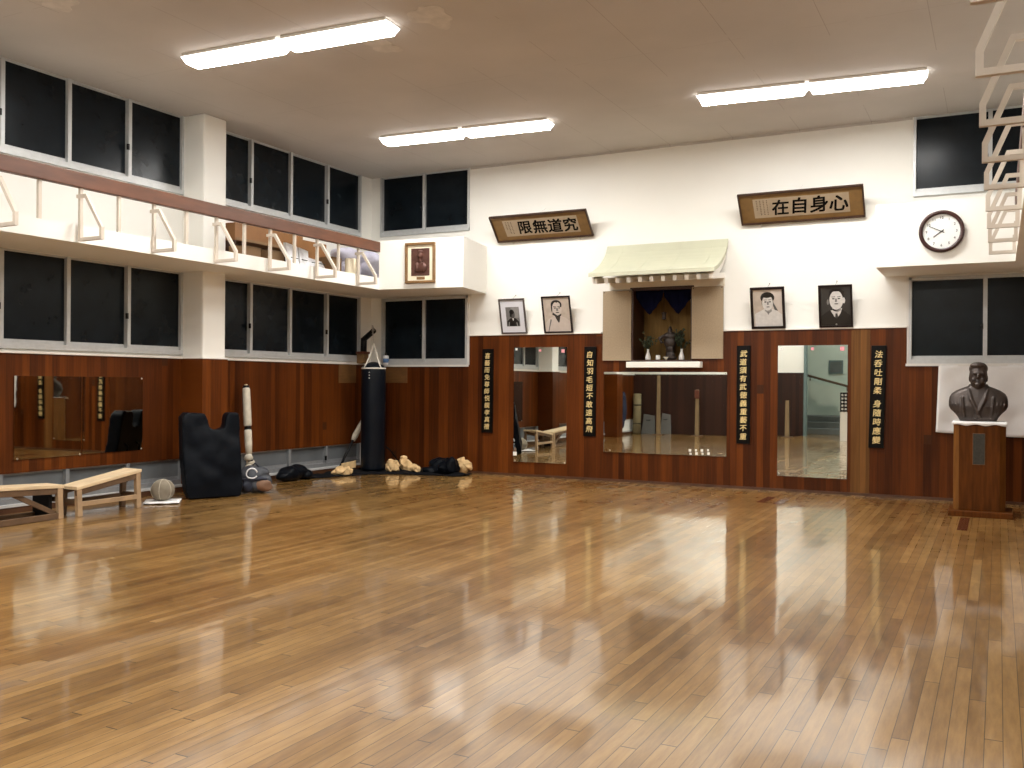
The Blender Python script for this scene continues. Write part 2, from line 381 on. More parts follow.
# openings: back wall
BK = dict(ul=(.20, 1.93, 3.895, H-.004), ll=(.24, 1.91, S, Q-.02), ur=(8.505, 10.26, 3.875, H-.004), lr=(8.462, 10.22, S-.004, Q-.03), alcove=(4.705, 5.612, 1.775, 2.835))
mb = MB(); sheet(mb, on_back, -.3, XR+.3, 0, H, 0, .16, list(BK.values())); struct(mb.build('wall_back', M['wall']))
BAYS = [(-3.77, -.323), (-7.51, -4.17), (-11.25, -7.91), (-13.7, -11.65)]
SIDE_H = []
for a, b in BAYS[:3]:
    SIDE_H += [(a, b, 3.873, H-.004), (a, b, 1.783, Q-.01), (a, b, .10, .425)]
mb = MB(); sheet(mb, on_side, YR-4.5, 0, 0, H, -.16, 0, SIDE_H); struct(mb.build('wall_left', M['wall']))
mb = MB(); mb.box(XR, XR+.16, YR-4.5, 0, 0, H); struct(mb.build('wall_right', M['wall']))
DOOR = (4.72, 8.6, 0, 2.9)
mb = MB(); sheet(mb, on_back, -.3, XR+.3, 0, H, YR-.16, YR, [DOOR]); struct(mb.build('wall_rear', M['wall']))
for i, (a, b) in enumerate([(-4.17, -3.77), (-7.91, -7.51), (-11.65, -11.25)]):
    mb = MB(); mb.box(0, .381, a, b, 0, H); o = struct(mb.build('wall_left_pillar', M['wall'], bevel=.02))

# wainscots (boards with a pale ledge on top)
mb = MB(); sheet(mb, on_back, 0, XR, 0, W, -.022, 0, [(0, 1.955, S, 9), (8.44, 10.26, S-.01, 9), (8.44, XR, S-.01, 9), BK['alcove']])
struct(mb.build('trim_1', M['wain_back']))
mb = MB(); sheet(mb, on_side, YR, 0, .43, S, 0, .022, [])
for a, b in [(-4.17, -3.77), (-7.91, -7.51), (-11.65, -11.25)]: mb.box(.381, .403, a, b, 0, S); mb.box(0, .403, a-.022, a, 0, S); mb.box(0, .403, b, b+.022, 0, S)
struct(mb.build('trim_2', M['wain_side']))
mb = MB(); mb.box(XR-.022, XR, YR, 0, 0, S); struct(mb.build('trim_3', M['wain_side']))
mb = MB(); sheet(mb, on_back, 0, XR, 0, 1.76, YR, YR+.022, [DOOR]); struct(mb.build('trim_4', M['wain_rear_dim']))
mb = MB()
mb.box(1.955, 4.23, -.045, 0, W, W+.024); mb.box(6.09, 8.44, -.045, 0, W, W+.024)
struct(mb.build('trim_5', M['white_paint'], bevel=.004))
mb = MB(); mb.box(0, .05, YR, 0, S, S+.026)
for a, b in [(-4.17, -3.77), (-7.91, -7.51), (-11.65, -11.25)]: mb.box(0, .41, a-.026, b+.026, S, S+.02)
struct(mb.build('trim_6', M['white_paint'], bevel=.004))
mb = MB(); mb.box(0, .06, YR, 0, .065, .10); struct(mb.build('trim_7', M['sill_shaded'], bevel=.004))
mb = MB(); mb.box(0, .05, YR, 0, 0, .065); struct(mb.build('baseboard_left', M['skirt']))
mb = MB(); mb.box(1.0, XR, -.03, 0, 0, .035); struct(mb.build('baseboard_back', M['skirt']))
mb = MB(); mb.box(1.95, 8.49, -.025, 0, H-.03, H); struct(mb.build('trim_8', M['ceiling']))

# weathered paler boards right of the last mirror
mb = MB(); mb.box(7.765, 8.0, -.0238, -.0218, 0, W-.004); struct(mb.build('trim_13', M['wain_pale']))

# windows
WN = [0]
def window(u0, u1, v0, v1, panes, side, sill=True, glass='glass', fw=.035, edges=None):
    """sliding aluminium window: outer frame, meeting stiles, one pane per sash, latch"""
    WN[0] += 1; ft = fw if sill else .014
    P = (lambda mb, a, b, c, d, e, f: mb.box(a, b, e, f, c, d)) if side == 'back' else (lambda mb, a, b, c, d, e, f: mb.box(-f, -e, a, b, c, d))
    mb = MB()
    P(mb, u0, u0+fw, v0, v1, -.03, .10); P(mb, u1-fw, u1, v0, v1, -.03, .10)
    P(mb, u0, u1, v1-ft, v1, -.03 if sill else -.005, .10); P(mb, u0, u1, v0, v0+.06, -.035, .10)
    ed = edges or [u0 + (u1-u0)*i/panes for i in range(panes+1)]
    for i, e in enumerate(ed[1:-1]):
        P(mb, e-.024, e+.024, v0, v1, -.022 if i % 2 == 0 else -.03, .07)
    for i in range(panes):
        dz = .022 if i % 2 else .045
        P(mb, ed[i], ed[i+1], v0+.06, v0+.105, dz-.012, dz+.012); P(mb, ed[i], ed[i+1], v1-ft-.006, v1-ft, dz-.012, dz+.012)
    mats = [M['alu'] if glass == 'glass' else M['alu_shaded']]
    if sill:
        mb.m(1); P(mb, u0-.03, u1+.03, v0-.028, v0+.004, -.06, .06); mats.append(M['alu_white'])
        P(mb, u0-.028, u0, v0, v1, -.012, .06); P(mb, u1, u1+.028, v0, v1, -.012, .06)
    fr = struct(mb.build('window_%d' % WN[0], mats))
    for i in range(panes):
        dz = .022 if i % 2 else .045
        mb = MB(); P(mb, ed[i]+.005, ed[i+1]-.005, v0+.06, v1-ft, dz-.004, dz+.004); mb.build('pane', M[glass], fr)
    for e in ed[1:-1:2]:
        mb = MB(); vm = v0 + (v1-v0)*.42
        P(mb, e-.045, e-.02, vm-.035, vm+.035, -.036, -.01); P(mb, e-.055, e-.035, vm+.01, vm+.03, -.05, -.02)
        mb.build('latch', M['black'], fr)
    return fr
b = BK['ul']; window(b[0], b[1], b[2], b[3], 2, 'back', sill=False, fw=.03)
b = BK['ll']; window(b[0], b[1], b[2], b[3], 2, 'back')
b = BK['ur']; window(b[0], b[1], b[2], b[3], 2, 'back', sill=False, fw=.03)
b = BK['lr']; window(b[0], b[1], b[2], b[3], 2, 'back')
for i, (a, b) in enumerate(BAYS[:3]):
    ed = [(-3.77, -2.896, -2.063, -1.176, -.323), (-7.51, -6.68, -5.87, -5.02, -4.17), None][i]
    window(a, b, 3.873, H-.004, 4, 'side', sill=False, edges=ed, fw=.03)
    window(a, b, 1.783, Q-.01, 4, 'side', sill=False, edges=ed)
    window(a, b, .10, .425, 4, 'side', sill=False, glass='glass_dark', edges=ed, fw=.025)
# night panes are opaque: the dark outside is painted into their colour

# balconies: slabs and parapets
YC = -1.225                                # the corner where the side balcony meets the back one
mb = MB(); mb.box(0, XB-.015, YR, YC, Q, SLAB); mb.prism([(0, YC, Q), (XB-.015, YC, Q), (2.43, YB, Q), (2.245, 0, Q), (0, 0, Q)], (0, 0, SLAB-Q))
struct(mb.build('floor_left_balcony', M['wall']))
mb = MB(); mb.prism([(XB-.015, YC, SLAB), (2.43, YB, SLAB), (2.245, 0, SLAB), (2.145, 0, SLAB), (2.31, YB+.1, SLAB), (XB-.015, YC+.1, SLAB)], (0, 0, RT+.02-SLAB))
struct(mb.build('wall_left_parapet', M['wall']))
mb = MB(); mb.box(XRB, XR, YR, YB, Q, SLAB); mb.box(8.172, XR, YB, 0, Q, SLAB); struct(mb.build('floor_right_balcony', M['wall']))
mb = MB(); mb.box(8.172, XRB+.05, YB, YB+.1, SLAB, RT+.02); mb.box(8.172, 8.272, YB+.1, 0, SLAB, RT+.02); struct(mb.build('wall_right_parapet', M['wall']))

def strip(mb, path, y, w, d):
    """a flat bar bent along a path in the x-z plane, mitred at its corners"""
    L, Rr = [], []; P = [Vector(p) for p in path]
    for i, p in enumerate(P):
        a = (P[i]-P[i-1]).normalized() if i else None; b = (P[i+1]-P[i]).normalized() if i < len(P)-1 else None
        t_ = ((a or b)+(b or a)).normalized(); n = Vector((-t_.y, t_.x)); k = w/2/max(.35, n.dot(Vector((-(b or a).y, (b or a).x))))
        L.append(p+n*k); Rr.append(p-n*k)
    for i in range(len(P)-1):
        q = [(L[i].x, y-d/2, L[i].y), (Rr[i].x, y-d/2, Rr[i].y), (Rr[i+1].x, y-d/2, Rr[i+1].y), (L[i+1].x, y-d/2, L[i+1].y)]
        mb.hexa(q+[(a_, y+d/2, c_) for a_, _, c_ in q])
    bmesh.ops.remove_doubles(mb.bm, verts=mb.bm.verts, dist=1e-5)
    mb.bm.verts.index_update(); seen = {}
    for f in list(mb.bm.faces): seen.setdefault(tuple(sorted(v.index for v in f.verts)), []).append(f)
    for fs in seen.values():
        if len(fs) > 1: bmesh.ops.delete(mb.bm, geom=fs, context='FACES_ONLY')
    return mb
def railing(x, s, label, y_end, ys_post, ys_br):
    t = thing('balcony_railing', (x, y_end, SLAB), label, 'railing')
    mb = MB(); mb.box(min(x-s*.075, x+s*.01), max(x-s*.075, x+s*.01), YR+.02, y_end, RB, RT); mb.build('handrail', M['rail'], t, bevel=.008)
    for y in ys_post:
        mb = MB(); mb.box(x-s*.04-.018, x-s*.04+.018, y-.018, y+.018, SLAB, RB); mb.build('post', M['bracket_paint'], t, bevel=.003)
    for y in ys_br:
        o = .335 if s > 0 else .245; w = .034
        path = [(x+s*.017, SLAB+.03), (x+s*.017, Q+.03), (x+s*o, Q+.03), (x+s*o, Q+.135), (x+s*.10, 3.345), (x-s*.03, 3.345)]
        strip(MB(), path, y, w, .036).build('bracket', M['bracket_paint'], t)
    return t
railing(XB, 1, 'left balcony railing with red-brown wooden handrail above white posts and brackets', YC,
        [-1.715-.477*k for k in range(24)], [-1.80-.9455*k for k in range(12)])
railing(XRB, -1, 'right balcony railing with cream angled metal brackets above the wall clock side', YB,
        [-1.83-.472*k for k in range(24)], [-1.66-.9405*k for k in range(12)])

# ------------------------------------------------------------------ lamps
def lamp(p, q, label, proto=None):
    p, q = Vector(p), Vector(q); ang = math.atan2(q.y-p.y, q.x-p.x); c = (p+q)/2
    if proto is None:
        L = (q-p).length/2
        t = thing('ceiling_lamp', (c.x, c.y, H), label, 'lamp', 'ceiling lamps')
        mb = MB(); mb.box(c.x-L+.02, c.x+L-.02, c.y-.13, c.y+.13, H-.03, H); mb.build('housing', M['housing'], t, bevel=.004)
        mb = MB(); e, w0, w1, zt, zb = .05, .125, .095, H-.031, H-.100
        mb.hexa([(c.x-L+e, c.y-w1, zb), (c.x+L-e, c.y-w1, zb), (c.x+L-e, c.y+w1, zb), (c.x-L+e, c.y+w1, zb),
                 (c.x-L+.005, c.y-w0, zt), (c.x+L-.005, c.y-w0, zt), (c.x+L-.005, c.y+w0, zt), (c.x-L+.005, c.y+w0, zt)])
        mb.bm.faces.ensure_lookup_table()
        for f in mb.bm.faces: f.material_index = 0 if all(abs(v.co.z-zb) < 1e-5 for v in f.verts) else 1
        mb.build('diffuser', [M['lens'], M['lens_side']], t)
        t.rotation_euler.z = ang
        return t
    d = c - Vector((proto.location.x, proto.location.y, 0)); d.z = 0
    return copy_tree(proto, d, label, ang)
lines = [((1.735, -2.13), (4.27, -1.93)),
         ((6.28, -2.09), (8.78, -1.87)),
         ((1.78, -5.77), (4.34, -5.64)),
         ((6.3, -5.75), (8.8, -5.60)), ((1.8, -9.4), (4.35, -9.25)), ((1.8, -12.5), (4.35, -12.4)), ((6.3, -12.5), (8.8, -12.4))]  # pairs out of view, added to light the room and its rear wall
names = ['ceiling lamp, left half of the middle pair, over the left calligraphy', 'ceiling lamp, right half of the middle pair, over the left calligraphy',
         'ceiling lamp, left half of the right pair, over the shrine side', 'ceiling lamp, right half of the right pair, nearest the clock',
         'ceiling lamp, left half of the nearest pair by the left windows', 'ceiling lamp, right half of the nearest pair beside the peeling paint patch']
proto = None; ln = 0
for a, b in lines:
    a, b = Vector((*a, 0)), Vector((*b, 0)); mid = (a+b)/2; g = (b-a).normalized()*.008
    for p, q in ((a, mid-g), (mid+g, b)):
        lab = names[ln] if ln < 6 else 'added white ceiling lamp out of view, lighting the hall'
        o = lamp(p, q, lab, proto); proto = proto or o; ln += 1

# peeling paint patches on the ceiling
def patch(px, py, r, seed, label):
    c = at(px, py, 2, H); mb = MB(); n = 26
    pts = []
    for k in range(n):
        a = 2*PI*k/n; rr = .55 + .75*noise.noise((math.cos(a)*1.7+seed, math.sin(a)*1.7, seed)) + .35
        pts.append((c.x + r[0]*rr*math.cos(a), c.y + r[1]*rr*math.sin(a), H-.004))
    mb.prism(pts, (0, 0, .0038)); o = mb.build('paint_patch', M['patch'], loc=(c.x, c.y, H-.004)); tag(o, label, 'paint patch', 'peeling paint patches'); return o
M['patch'] = mat('bare_plaster_patch', (.57, .53, .485), .8, var=.12, scale=8)
patch(432, 18, (.20, .26), 1.3, 'pale peeling paint patch on the ceiling right of the nearest lamp')
patch(383, 45, (.18, .24), 4.1, 'faint pale paint patch on the ceiling below the nearest lamp')
patch(52, 0, (.22, .2), 7.7, 'pale paint patch on the ceiling at the top left corner')

# ------------------------------------------------------------------ shrine on the back wall
t = thing('shrine', (5.16, 0, 1.775), 'wall shrine with pale green curved roof and beige side panels', 'shrine')
# roof: curved sheet from the wall down to the eave
mb = MB(); X0, X1 = 4.31, 6.12; prof = []
for k in range(11):
    s_ = k/10; prof.append((-.02-.725*s_, 3.49-.475*(s_**.62)*(1) + .03*math.sin(PI*s_)*-1))
top = [(y, z) for y, z in prof]; bot = [(y+.0, z-.055) for y, z in prof]
pts = [(X0, y, z) for y, z in top] + [(X0, y, z) for y, z in bot[::-1]]
mb.prism(pts, (X1-X0, 0, 0))
for k in range(4):                           # standing seams
    x = X0+.02+(k+.5)*(X1-X0)/4
    for (y0, z0), (y1, z1) in zip(top, top[1:]): mb.beam((x, y0, z0), (x, y1, z1), .006, .006)
mb.build('roof', M['copper_roof'], t)
for x in (X0+.03, X1-.06):                   # curved bargeboards
    p2 = [(x, y+.07, z-.057) for y, z in prof] + [(x, y+.07, z-.14) for y, z in prof[::-1]]
    p2 = [(a, min(b, 0), c) for a, b, c in p2]
    mb = MB(); mb.prism(p2, (.03, 0, 0)); mb.build('bargeboard', M['white_paint'], t)
for k in range(11):
    x = X0+.07+k*(X1-X0-.14)/10
    mb = MB(); mb.beam((x, -.66, 2.905), (x, 0, 2.985), .055, .075); mb.build('rafter', M['white_paint'], t, bevel=.004)
mb = MB(); mb.box(X0+.05, X1-.05, -.05, 0, 2.835, 3.0); mb.build('eave_board', M['eave'], t)
for x0, x1, z0, z1 in ((4.255, 4.70, 1.79, 2.82), (5.612, 6.062, 1.81, 2.83)):
    mb = MB(); mb.box(x0, x1, -.05, -.022, z0, z1); mb.m(1)
    for zz in (z1-.02,): mb.ell((x0+.02, -.052, zz), (.008, .004, .008)); mb.ell((x1-.02, -.052, zz), (.008, .004, .008))
    mb.build('side_panel', [M['burlap'], M['black']], t, bevel=.004)
a = BK['alcove']
mb = MB(); dp = .48
mb.box(a[0], a[0]+.02, -.03, dp, a[2], a[3]); mb.box(a[1]-.02, a[1], -.03, dp, a[2], a[3]); mb.box(a[0], a[1], -.03, dp, a[3]-.02, a[3]); mb.box(a[0], a[1], -.05, dp, a[2], a[2]+.022)
mb.box(a[0]-.02, a[1]+.03, -.055, -.02, a[3]-.005, a[3]+.02)
mb.m(1); mb.box(a[0], a[1], dp-.02, dp, a[2], a[3]); mb.build('alcove_cabinet', [M['cab_dark'], M['cab_back']], t)
# two gathered navy drapes
for s in (0, 1):
    mb = MB(); n = 16; cx = a[0]+.02 + (a[1]-a[0]-.04)*(.25+.5*s); hw = (a[1]-a[0])/4-.015
    rows = []
    for j in range(7):
        v = j/6; row = []
        for k in range(n+1):
            u = k/n*2-1; depth = .10+.25*(1-abs(u)**1.2)
            row.append((cx+u*hw*(1-.05*v), .06+.02*math.sin(u*16)*v+.01*v, a[3]-.021-depth*v))
        rows.append(row)
    for j in range(6):
        for k in range(n): mb.face((rows[j][k], rows[j][k+1], rows[j+1][k+1], rows[j+1][k]))
    o = mb.build('drape', M['navy'], t, smooth=True); so = o.modifiers.new('solid', 'SOLIDIFY'); so.thickness = .008
SL, SR = at(626, 361, 1, -.16), at(700, 367.5, 1, -.16)
mb = MB(); mb.box(SL.x, SR.x, -.16, -.022, SR.z, SL.z-.012); mb.m(1); mb.box(SL.x+.06, SR.x-.06, -.13, -.02, SL.z-.012, SL.z+.004)
mb.build('shelf', [M['white_paint'], M['cab_dark']], t, bevel=.006)
FZ = a[2]+.0245
# statue
c = Vector((5.216, .2, FZ)); mb = MB()
mb.ell(c+Vector((0, 0, .03)), (.11, .085, .035)); mb.ell(c+Vector((.01, .0, .075)), (.07, .06, .045))
mb.tube([c+Vector((-.035, 0, .06)), c+Vector((-.03, -.01, .17)), c+Vector((-.03, 0, .24))], [.03, .024, .04], 8)
mb.tube([c+Vector((.045, 0, .06)), c+Vector((.035, -.02, .16)), c+Vector((.02, 0, .24))], [.03, .024, .04], 8)
mb.ell(c+Vector((0, 0, .26)), (.095, .06, .09)); mb.ell(c+Vector((0, 0, .35)), (.105, .06, .065)); mb.ell(c+Vector((0, 0, .17)), (.065, .05, .08)); mb.ell(c+Vector((0, -.01, .435)), (.036, .036, .044)); mb.ell(c+Vector((0, 0, .475)), (.022, .022, .025))
mb.tube([c+Vector((.07, 0, .36)), c+Vector((.15, 0, .33)), c+Vector((.175, -.02, .43))], [.036, .030, .022], 8)
mb.tube([c+Vector((-.07, 0, .36)), c+Vector((-.16, -.01, .32)), c+Vector((-.11, -.05, .25))], [.036, .030, .024], 8)
for k in range(9):
    an = PI*(.05+.9*k/8); mb.tube([c+Vector((math.cos(an)*.08, .045, .28+math.sin(an)*.10)), c+Vector((math.cos(an)*.15, .05, .28+math.sin(an)*.16))], [.02, .008], 6)
o = fuse(mb, 'bronze_statue', M['bronze'], .009, loc=c, it=2, shape=lambda v: Vector((v.x, v.y, max(v.z, FZ+.002)))); tag(o, 'small dark bronze guardian statue standing in the shrine alcove', 'statue')
# vases with sprigs
for px, lab, gx in ((648, 'slim white vase with dark sprigs at the left of the statue', -1), (686, 'slim white vase with dark sprigs at the right of the statue', 1)):
    p = at(px, 359, 1, .10); base = Vector((min(max(p.x, a[0]+.19), a[1]-.19), .10, FZ))
    v = thing('flower_vase', base, lab, 'vase', 'shrine vases')
    mb = MB(); mb.lathe([(.036, 0), (.042, .015), (.040, .05), (.026, .09), (.016, .125), (.017, .15), (.021, .16)], base, 16); mb.build('vase_body', M['porcelain'], v)
    mb = MB(); rr = random.Random(px)
    for k in range(13):
        tip = base + Vector((rr.uniform(-.13, .13), rr.uniform(-.06, .06), .16+rr.uniform(.06, .28)))
        mb.tube([base+Vector((0, 0, .14)), (base+Vector((0, 0, .15))+tip)/2+Vector((0, 0, .03)), tip], .003, 5)
        for j in range(4):
            q = base+Vector((0, 0, .15)); q = q.lerp(tip, .45+.18*j)
            mb.ell(q+Vector((rr.uniform(-.02, .02), rr.uniform(-.02, .02), rr.uniform(-.01, .02))), (.022, .008, .014), Matrix.Rotation(rr.uniform(0, 3), 3, 'Y') @ Matrix.Rotation(rr.uniform(0, 3), 3, 'Z'), 8, 5)
    mb.build('sprigs', M['leaf'], v)
p = at(658, 358, 1, .08); base = Vector((p.x, .08, FZ))
mb = MB(); mb.lathe([(.030, 0), (.034, .01), (.034, .065), (.03, .07), (.029, .02), (.001, .015)], base, 18); tag(mb.build('offering_cup', M['porcelain'], loc=base, smooth=True), 'white straight-sided offering cup between left vase and statue', 'cup')
p = at(666, 357, 1, .06); base = Vector((p.x, .06, FZ))
mb = MB(); mb.lathe([(.014, 0), (.016, .012), (.034, .035), (.036, .045), (.03, .04), (.001, .018)], base, 18); tag(mb.build('offering_bowl', M['mat_cream'], loc=base, smooth=True), 'tiny cream offering bowl in front of the bronze statue', 'bowl')
p = at(664, 316, 1, .22)
t2 = thing('hanging_lantern', (p.x, .22, p.z), 'small dark lantern hanging between the navy drapes', 'lantern')
mb = MB(); mb.lathe([(.004, .06), (.05, .045), (.034, .035), (.03, -.03), (.04, -.04), (.012, -.055)], p, 6); mb.build('lantern_body', M['bronze'], t2)
mb = MB(); mb.tube([(p.x, .22, p.z+.05), (p.x, .22, a[3]-.026)], .003, 6); mb.build('chain', M['bronze'], t2)

# ------------------------------------------------------------------ leaning boards and framed pictures
def tilted(x0, x1, zb, zt, yb, yt, y1=None):
    """local frame of a panel whose top leans out of the wall: f(u, v, n) with u across, v up (metres), n outwards"""
    o = Vector((x0, yb, zb)); v = Vector((0, yt-yb, zt-zb)); hgt = v.length; v.normalize(); u = Vector((x1-x0, (y1-yb) if y1 is not None else 0, 0)); wid = u.length; u.normalize(); n = u.cross(v)
    return (lambda a, b, c=0: o + u*a + v*b + n*c), wid, hgt
def panel_box(mb, f, u0, u1, v0, v1, n0, n1):
    mb.hexa([f(u0, v0, n0), f(u1, v0, n0), f(u1, v0, n1), f(u0, v0, n1), f(u0, v1, n0), f(u1, v1, n0), f(u1, v1, n1), f(u0, v1, n1)])
def frame_bars(mb, f, w, h, b, n0, n1):
    panel_box(mb, f, 0, w, 0, b, n0, n1); panel_box(mb, f, 0, w, h-b, h, n0, n1); panel_box(mb, f, 0, b, b, h-b, n0, n1); panel_box(mb, f, w-b, w, b, h-b, n0, n1)

def calligraphy(x0, x1, zb, zt, yt, chars, label, marks):
    t = thing('calligraphy_board', ((x0+x1)/2, -.03, zb), label, 'calligraphy board', 'framed calligraphy boards')
    f, w, h = tilted(x0, x1, zb, zt, -.03, yt)
    mb = MB(); frame_bars(mb, f, w, h, .022, 0, .04); mb.build('frame', M['frame_brown'], t, bevel=.004)
    mb = MB(); panel_box(mb, f, .02, w-.02, .02, h-.02, .004, .014); mb.build('silk_mount', M['silk'], t)
    u0, u1 = .12*w, .885*w
    mb = MB(); panel_box(mb, f, u0, u1, .19*h, .80*h, .014, .018); sheet_ = mb.build('paper', M['paper'], t)
    mb = MB(); rr = random.Random(len(label)); n = len(chars); cu0 = u0+.19*(u1-u0); step = (u1-cu0)/n
    for i, ch in enumerate(chars):
        vs, fs = glyph(ch, .022); sz = .53*h*(1+rr.uniform(-.06, .06)); ang = rr.uniform(-.05, .05); cu, cv = cu0+step*(i+.48), h*(.5+rr.uniform(-.012, .012))
        ca, sa = math.cos(ang), math.sin(ang)
        mb.add(vs, fs, lambda v: f(cu+sz*(v.x*ca-v.y*sa+.10*v.y), cv+sz*(v.x*sa+v.y*ca), .0185+.05*(v.z+.012)))
    mb.build('lettering', M['ink'], sheet_)
    mb = MB()
    for c_ in range(marks):                  # the small signature columns, too fine to read
        cu = u0+.03*w+c_*.028*w
        for r in range(9 if c_ else 6):
            cv = h*(.74-.055*r); d = .006+.003*rr.random()
            panel_box(mb, f, cu-d, cu+d, cv-.003, cv+.002, .0182, .019); panel_box(mb, f, cu-.0015, cu+.002, cv-.008, cv+.006, .0182, .0188)
    mb.build('signature_columns', M['ink'], sheet_)
    for fu in (.16, .86):
        mb = MB(); p = f(fu*w, .0, .02); mb.tube([p+Vector((0, .06, -.02)), p+Vector((0, -.005, -.025)), p+Vector((0, -.015, .012))], .008, 8); mb.build('hook', M['chain'], t)
    mb = MB(); q = f(w/2, h, 0); mb.tube([q+Vector((0, 0, -.03)), (q.x, -.002, q.z+.12)], .002, 5); mb.build('hanging_wire', M['chain'], t)
    return t
calligraphy(2.475, 4.10, 3.675, 4.021, -.345, '限無道究', 'framed calligraphy board above the pair of photographs left of the shrine', 3)
calligraphy(6.315, 7.936, 3.672, 4.040, -.32, '在自身心', 'framed calligraphy board high on the wall between shrine and clock', 4)

def disc(mb, f, cu, cv, ru, rv, n, seg=20, a0=0, a1=2*PI):
    pts = [f(cu+ru*math.cos(a0+(a1-a0)*k/seg), cv+rv*math.sin(a0+(a1-a0)*k/seg), n) for k in range(seg if a1-a0 > 6.2 else seg+1)]
    d = f(0, 0, .0006)-f(0, 0, 0); mb.prism(pts, d)
def poly(mb, f, pts, n):
    mb.prism([f(u, v, n) for u, v in pts], f(0, 0, .0006)-f(0, 0, 0))
def portrait(x0, x1, zb, zt, yt, label, fmat, fb, kind):
    t = thing('framed_photograph', ((x0+x1)/2, -.03, zb), label, 'photograph', 'framed portraits on the wainscot ledge')
    f, w, h = tilted(x0, x1, zb, zt, -.03, yt)
    mb = MB(); frame_bars(mb, f, w, h, fb, 0, .03); mb.build('frame', fmat, t, bevel=.003)
    mb = MB(); g = ['g0', 'g1', 'g2', 'g3', 'g4', 'g5', 'sep3', 'sep4', 'mat_grey']; mi = {k: i for i, k in enumerate(g)}
    P = lambda u, v, n=0: f(w*u, h*v, n)
    def pb(k, u0, u1, v0, v1, n): mb.m(mi[k]); panel_box(mb, f, w*u0, w*u1, h*v0, h*v1, n-.004, n)
    def D(k, u, v, ru, rv, n, **kw): mb.m(mi[k]); disc(mb, P, u, v, ru, rv, n, **kw)
    def Y(k, pts, n): mb.m(mi[k]); poly(mb, P, pts, n)
    if kind == 1:      # small old print in a wide pale mount, figure in dark formal dress
        pb('mat_grey', .05, .95, .03, .97, .012); pb('g3', .24, .76, .21, .76, .014); pb('g4', .44, .74, .45, .75, .0145)
        Y('g0', [(.25, .22), (.73, .22), (.73, .34), (.62, .43), (.50, .47), (.38, .43), (.27, .36)], .0150); D('g2', .50, .55, .085, .115, .0155); D('g0', .47, .62, .09, .07, .016); Y('g0', [(.40, .66), (.38, .50), (.45, .46), (.47, .60)], .0162)
        Y('g5', [(.47, .44), (.54, .44), (.51, .36)], .0164); Y('g4', [(.30, .22), (.34, .22), (.36, .34), (.33, .34)], .0164); Y('g4', [(.64, .22), (.68, .22), (.65, .33), (.62, .32)], .0164)
    elif kind == 2:    # stocky man in a pale jacket
        pb('sep3', .04, .96, .03, .97, .012)
        Y('sep4', [(.08, .03), (.94, .03), (.95, .30), (.78, .41), (.60, .47), (.40, .47), (.20, .38), (.09, .28)], .0136)
        Y('g1', [(.40, .50), (.62, .50), (.57, .30), (.54, .27), (.46, .38)], .0146); D('g0', .50, .76, .19, .135, .0150)
        D('sep4', .515, .65, .165, .195, .0160); D('g0', .335, .70, .022, .13, .0164); D('g0', .66, .76, .026, .07, .0164); Y('g1', [(.36, .56), (.34, .50), (.47, .44), (.64, .46), (.66, .52), (.52, .47)], .0165)
        Y('g0', [(.44, .865), (.57, .865), (.52, .81)], .0165)
        for u in (.45, .60): Y('g1', [(u-.055, .705), (u+.05, .70), (u+.05, .715), (u-.05, .725)], .0168); D('g1', u, .675, .035, .015, .0168)
        Y('g3', [(.50, .68), (.545, .68), (.56, .60), (.49, .60)], .0167); D('g1', .525, .555, .065, .012, .0168); Y('g3', [(.14, .03), (.17, .03), (.30, .36), (.26, .38)], .0140)
    elif kind == 3:    # young man in a white shirt
        pb('sep3', .06, .94, .05, .95, .012); pb('sep4', .60, .93, .30, .93, .0124)
        Y('g5', [(.12, .055), (.92, .055), (.91, .33), (.78, .42), (.64, .47), (.38, .47), (.24, .41), (.11, .36)], .0136)
        Y('g4', [(.43, .50), (.60, .50), (.62, .42), (.52, .36), (.41, .43)], .0145); D('g0', .50, .745, .205, .135, .0150); D('g5', .50, .625, .155, .19, .0160); D('g0', .49, .805, .165, .065, .0166)
        for u in (.44, .57): D('g1', u, .645, .038, .016, .0168); Y('g1', [(u-.05, .685), (u+.05, .69), (u+.05, .70), (u-.05, .70)], .0168)
        Y('g3', [(.49, .65), (.53, .65), (.535, .575), (.485, .575)], .0167); D('g2', .51, .525, .05, .012, .0168); Y('g3', [(.47, .40), (.55, .40), (.51, .33)], .0150)
        D('g3', .345, .62, .02, .045, .0158); D('g3', .655, .62, .02, .045, .0158); Y('g2', [(.655, .55), (.66, .64), (.80, .42), (.70, .45)], .0134)
    else:              # man in a dark suit and tie
        pb('g1', .05, .95, .04, .96, .012)
        Y('g0', [(.06, .045), (.94, .045), (.93, .27), (.76, .38), (.62, .46), (.40, .44), (.22, .36), (.07, .27)], .0136)
        Y('g5', [(.35, .40), (.46, .25), (.54, .22), (.64, .33), (.69, .45), (.55, .42)], .0145); Y('g1', [(.49, .33), (.55, .33), (.57, .24), (.53, .20), (.48, .25)], .0150)
        Y('g4', [(.40, .48), (.65, .48), (.66, .40), (.54, .35), (.41, .40)], .0148); Y('g0', [(.38, .43), (.64, .46), (.58, .40), (.46, .38)], .0152)
        D('g0', .53, .735, .235, .155, .0150); D('g5', .525, .64, .200, .225, .0160)
        D('g5', .745, .63, .04, .07, .0158); D('g3', .275, .60, .03, .065, .0158); Y('g0', [(.315, .78), (.36, .835), (.47, .845), (.60, .845), (.70, .81), (.735, .74), (.76, .84), (.66, .90), (.42, .90), (.33, .86)], .0166)
        for u in (.44, .605): D('g1', u, .675, .042, .014, .0168); Y('g2', [(u-.05, .71), (u+.05, .715), (u+.05, .73), (u-.05, .725)], .0168)
